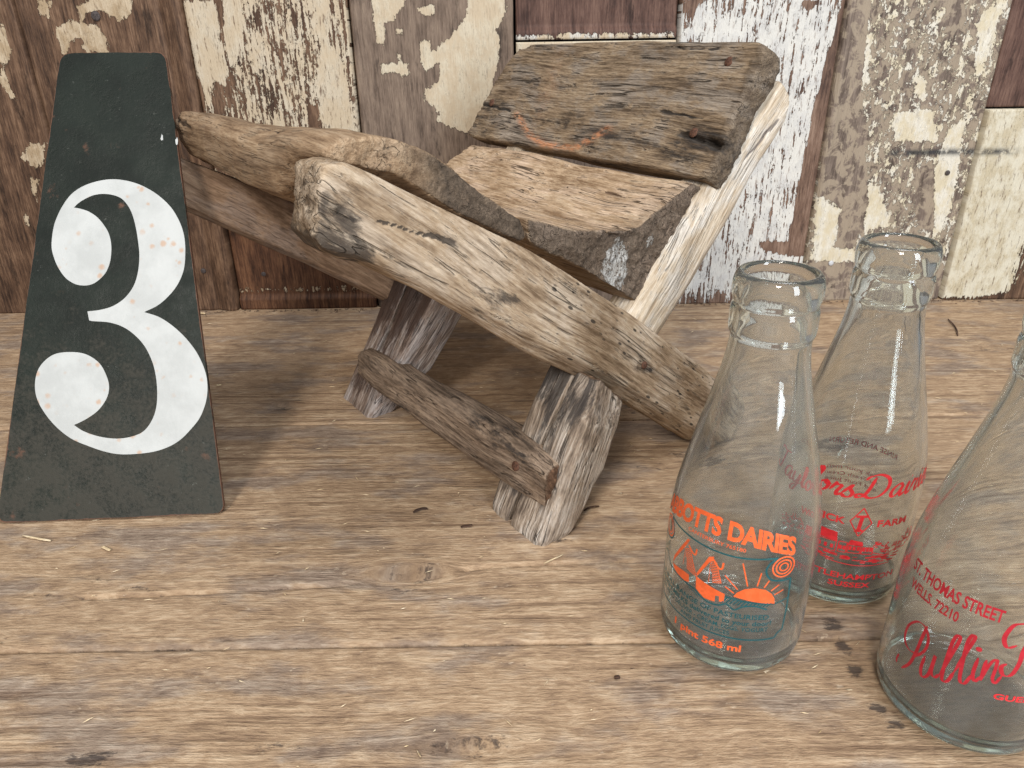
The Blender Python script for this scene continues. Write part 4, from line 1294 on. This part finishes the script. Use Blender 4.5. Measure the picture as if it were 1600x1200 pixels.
for (x0, x1, y0, y1) in ((-26, -16.6, 37.2, 43.4), (-15.4, -11.6, 37.8, 44.0), (-11.0, -5.0, 38.2, 43.0), (-4.4, 1.0, 38.0, 42.0)):
    for a, b in (((x0, y0), (x1, y0)), ((x1, y0), (x1, y1)), ((x1, y1), (x0, y1)), ((x0, y1), (x0, y0))): p.line([a, b], 0.5, False)
    for k in range(2 if x1 - x0 < 5 else 3):
        cx_ = x0 + (k + 0.6) * (x1 - x0) / (2.2 if x1 - x0 < 5 else 3.2)
        p.poly([(cx_ - 0.7, y0 + 1.6), (cx_ + 0.7, y0 + 1.6), (cx_ + 0.7, y0 + 4.0), (cx_ - 0.7, y0 + 4.0)])
p.poly([(-11.4, 43.2), (-10.4, 46.0), (-4.8, 45.4), (-4.0, 42.8)])
for k in range(44):
    x = rnd.uniform(-28, 14)
    y = rnd.uniform(32.6, 36.8)
    p.line([(x, y), (x + rnd.uniform(2, 5), y + rnd.uniform(-.3, .3))], rnd.uniform(.4, .9), False)
for (cx_, cy_, rr, m) in ((22.5, 43.5, 4.6, 46), (14.0, 40.5, 3.6, 26), (8.0, 41.0, 3.0, 20), (-34.5, 45.5, 6.0, 50), (-40.5, 43.0, 5.0, 36), (2.5, 43.5, 2.0, 10)):
    for k in range(m):
        a, r = rnd.uniform(0, 6.28), rr * math.sqrt(rnd.random())
        x, y = cx_ + r * math.cos(a) * 1.1, cy_ + r * math.sin(a)
        p.line([(x, y), (x + rnd.uniform(-1, 1), y + rnd.uniform(0.2, 1.2)), (x + rnd.uniform(-.6, 1.4), y + rnd.uniform(-.6, .8))], rnd.uniform(.35, .8))
p.line([(-20, 31.6), (-5, 30.6), (12, 31.4)], 0.5)
p.line([(1, 39), (8, 37.2), (14, 39.2), (22, 38.4)], 0.5)
p.build('picture', P_red, b2, label='red drawing of farm buildings and trees')
p = Print()
p.text('RINSE AND RETURN', 66.0, 106.0, 64.6, 3.4, bold=0.02)
p.build('lettering', P_red, b2)
p = Print()
p.text('Ask your man', 74.0, 104.0, 47.2, 2.5, bold=0.012)
p.build('lettering', P_red, b2)
p = Print()
p.text('for Fresh Cream', 74.0, 106.0, 43.0, 2.5, bold=0.012)
p.build('lettering', P_red, b2)
p = Print()
p.text('and Fruit Juice', 74.0, 104.0, 38.8, 2.5, bold=0.012)
p.build('lettering', P_red, b2)

# bottle 3
p = Print()
p.text('ST. THOMAS STREET', -57.0, -17.6, 73.0, 5.6, bold=0.024)
p.build('lettering', P_dred, b3)
p = Print()
p.text('WELLS. 72210', -54.6, -31.4, 65.4, 4.8, bold=0.024)
p.build('lettering', P_dred, b3)
p = Print()
for st, wd in (([(-41.0, 55.5), (-41.7, 48.9), (-42.5, 39.0), (-43.8, 32.0), (-46.7, 26.6)], 2.0), ([(-40.5, 40.9), (-45.1, 38.3), (-49.0, 40.7), (-49.4, 47.8), (-45.7, 53.8), (-41.7, 54.4), (-39.1, 50.1), (-39.3, 43.8), (-42.1, 37.7)], 1.7), ([(-50.0, 26.5), (-50.4, 28.7), (-49.8, 31.7)], 1.4),
               ([(-38.4, 41.8), (-38.6, 34.7), (-37.3, 31.1), (-35.2, 34.4), (-34.8, 45.0), (-34.6, 36.7), (-32.9, 34.7), (-31.4, 37.8)], 1.9), ([(-31.4, 37.8), (-29.6, 50.4), (-28.6, 58.7), (-29.6, 60.1), (-30.6, 56.1), (-30.8, 43.9), (-30.2, 36.0), (-28.3, 36.4), (-27.1, 42.4)], 1.9),
               ([(-27.1, 42.4), (-25.1, 55.9), (-24.2, 62.5), (-25.3, 63.0), (-26.0, 58.4), (-25.4, 48.0), (-24.5, 40.0), (-22.7, 39.3), (-21.3, 45.3)], 1.9), ([(-21.2, 54.0), (-21.2, 45.8), (-19.9, 42.2), (-18.5, 45.8)], 1.9),
               ([(-18.5, 54.4), (-18.4, 49.0), (-18.1, 43.6)], 1.9), ([(-18.1, 45.0), (-17.6, 50.0), (-16.6, 54.6), (-15.3, 55.7), (-14.9, 51.0), (-14.8, 46.4), (-13.5, 44.3), (-12.2, 49.0)], 1.7),
               ([(4.0, 72.0), (-4.0, 76.5), (-11.2, 74.8), (-14.2, 72.9), (-15.6, 67.0), (-13.8, 62.8), (-10.9, 64.7)], 2.3), ([(-5.0, 72.0), (-8.2, 64.3), (-8.2, 56.3), (-9.4, 50.1), (-12.0, 49.3), (-13.4, 53.0), (-12.0, 55.1)], 2.3), ([(4.0, 72.0), (6.0, 67.0), (2.0, 62.0), (-4.0, 61.0)], 2.0)):
    p.line(st, wd * 0.70, True, nib=0.15)
p.ring((-21.9, 58.0), 0.55, 1.1)
p.build('lettering', P_dred, b3, label='deep red flowing script')
p = Print()
p.text('GUERNSEY', -12.5, 14.0, 36.6, 3.0, bold=0.03)
p.build('lettering', P_red, b3)

# ------------------------------------------------------------------ litter on the floor: splinters, chips, straw
M_straw = wood('pale_splinter', lin(176, 150, 112), lin(214, 192, 156), lin(232, 216, 188), stain_th=0.9)
M_grit = wood('brown_grit', lin(70, 54, 44), lin(122, 100, 82), lin(190, 172, 148), stain_th=0.8, contrast=1.0)
M_chip = wood('dark_chip', lin(58, 42, 34), lin(88, 66, 54), lin(112, 88, 74), stain_th=0.8)


def splinter(name, px0, px1, th, mat, label, cat, bow=0.0, group=None):
    a, b = at_floor(*px0), at_floor(*px1)
    d = b - a
    ln = np.linalg.norm(d)
    me = bpy.data.meshes.new(name)
    n, k = 7, 6
    V, Fc = [], []
    for i in range(n):
        t = i / (n - 1)
        r = th * (0.35 + 0.65 * math.sin(math.pi * min(max(t, 0.06), 0.94)) ** 0.5) * (1 + 0.15 * math.sin(9 * t))
        for j in range(k):
            an = 2 * math.pi * j / k + 0.3 * t
            V.append(((t - 0.5) * ln, r * 1.2 * math.cos(an) + bow * math.sin(math.pi * t), max(0.0, th * 0.62 + r * 0.6 * math.sin(an)) + bow * 0.3 * math.sin(math.pi * t)))
    for i in range(n - 1):
        for j in range(k): Fc.append((i * k + j, i * k + (j + 1) % k, (i + 1) * k + (j + 1) % k, (i + 1) * k + j))
    Fc += [tuple(range(k))[::-1], tuple(range((n - 1) * k, n * k))]
    me = mesh_from(name, V, Fc)
    set_attr(me, 'gc', np.array(V) + random.random())
    o = link(name, me, mat, label=label, cat=cat, group=group)
    m_ = (a + b) / 2
    o.location = (m_[0], m_[1], 0.0006)
    o.rotation_euler = (0, 0, math.atan2(d[1], d[0]))


GR = 'wood splinters lying on the floor'
splinter('wood_splinter', (36, 839), (80, 847), 0.0008, M_straw, 'long pale splinter on the floor just below the sign', 'splinter', group=GR)
splinter('wood_splinter', (160, 856), (173, 862), 0.0009, M_straw, 'short straw-coloured splinter below the middle of the sign', 'splinter', group=GR)
splinter('wood_splinter', (1158, 884), (1172, 872), 0.0004, M_straw, 'hair-thin straw on the floor just right of the orange printed bottle', 'splinter', group=GR)
splinter('wood_splinter', (850, 882), (880, 868), 0.0005, M_straw, 'thin pale splinter on the floor below the near chair leg', 'splinter', group=GR)
splinter('wood_splinter', (646, 803), (668, 797), 0.0012, M_chip, 'dark brown chip lying left of the near chair foot', 'wood chip', bow=0.001, group=GR)
splinter('wood_splinter', (720, 826), (738, 823), 0.0011, M_chip, 'small dark chip touching the floor close to the near chair foot', 'wood chip', group=GR)
splinter('wood_splinter', (912, 800), (936, 793), 0.0008, M_chip, 'thin dark sliver behind the near chair foot', 'wood chip', bow=0.001, group=GR)
splinter('wood_splinter', (1481, 500), (1496, 526), 0.0008, M_chip, 'curved brown twig near the wall behind the bottles', 'wood chip', bow=0.002, group=GR)
splinter('wood_splinter', (314, 491), (321, 492), 0.0016, M_straw, 'white crumb against the wall beside the sign', 'wood chip', group=GR)
splinter('wood_splinter', (338, 604), (346, 603), 0.0010, M_straw, 'pale crumb on the floor right of the sign', 'wood chip', group=GR)
splinter('wood_splinter', (960, 1062), (968, 1060), 0.0010, M_chip, 'black speck on the floor in front of the chair', 'wood chip', group=GR)

# dust and crumbs too many to count
rnd = random.Random(9)
V, Fc = [], []
for k in range(420):
    x, y = rnd.uniform(-0.5, 0.5), rnd.uniform(0.19, 0.77)
    l_, t_, a = rnd.uniform(0.0006, 0.0032), rnd.uniform(0.00018, 0.0004), rnd.gauss(0, 0.6)
    n0 = len(V)
    ca, sa_ = math.cos(a), math.sin(a)
    for (u, v, z) in ((-l_, 0, 0), (0, t_, 0), (l_, 0, 0), (0, -t_, 0), (0, 0, t_ * 1.2)):
        V.append((x + u * ca - v * sa_, y + u * sa_ + v * ca, 0.0008 + z))
    Fc += [(n0, n0 + 1, n0 + 4), (n0 + 1, n0 + 2, n0 + 4), (n0 + 2, n0 + 3, n0 + 4), (n0 + 3, n0, n0 + 4), (n0, n0 + 3, n0 + 2, n0 + 1)]
me = mesh_from('dust', V, Fc)
set_attr(me, 'gc', np.array(V))
link('dust', me, M_straw, smooth=False, kind='stuff', label='fine pale dust and wood crumbs strewn over the floor', cat='dust')

V, Fc = [], []
for k in range(520):
    x = rnd.uniform(-0.55, 0.58)
    y = 0.781 - abs(rnd.gauss(0, 0.006))
    l_, t_, a = rnd.uniform(0.0005, 0.0026), rnd.uniform(0.0003, 0.0011), rnd.uniform(0, 3.14)
    n0 = len(V)
    ca, sa_ = math.cos(a), math.sin(a)
    for (u, v, z) in ((-l_, 0, 0), (0, t_, 0), (l_, 0, 0), (0, -t_, 0), (0, 0, t_ * 1.1)):
        V.append((x + u * ca - v * sa_, min(y + u * sa_ + v * ca, 0.7825), 0.0004 + z))
    Fc += [(n0, n0 + 1, n0 + 4), (n0 + 1, n0 + 2, n0 + 4), (n0 + 2, n0 + 3, n0 + 4), (n0 + 3, n0, n0 + 4), (n0, n0 + 3, n0 + 2, n0 + 1)]
me = mesh_from('grit', V, Fc)
set_attr(me, 'gc', np.array(V) * 3)
link('grit', me, M_grit, smooth=False, kind='stuff', label='brown grit and paint crumbs gathered along the foot of the wall', cat='grit')
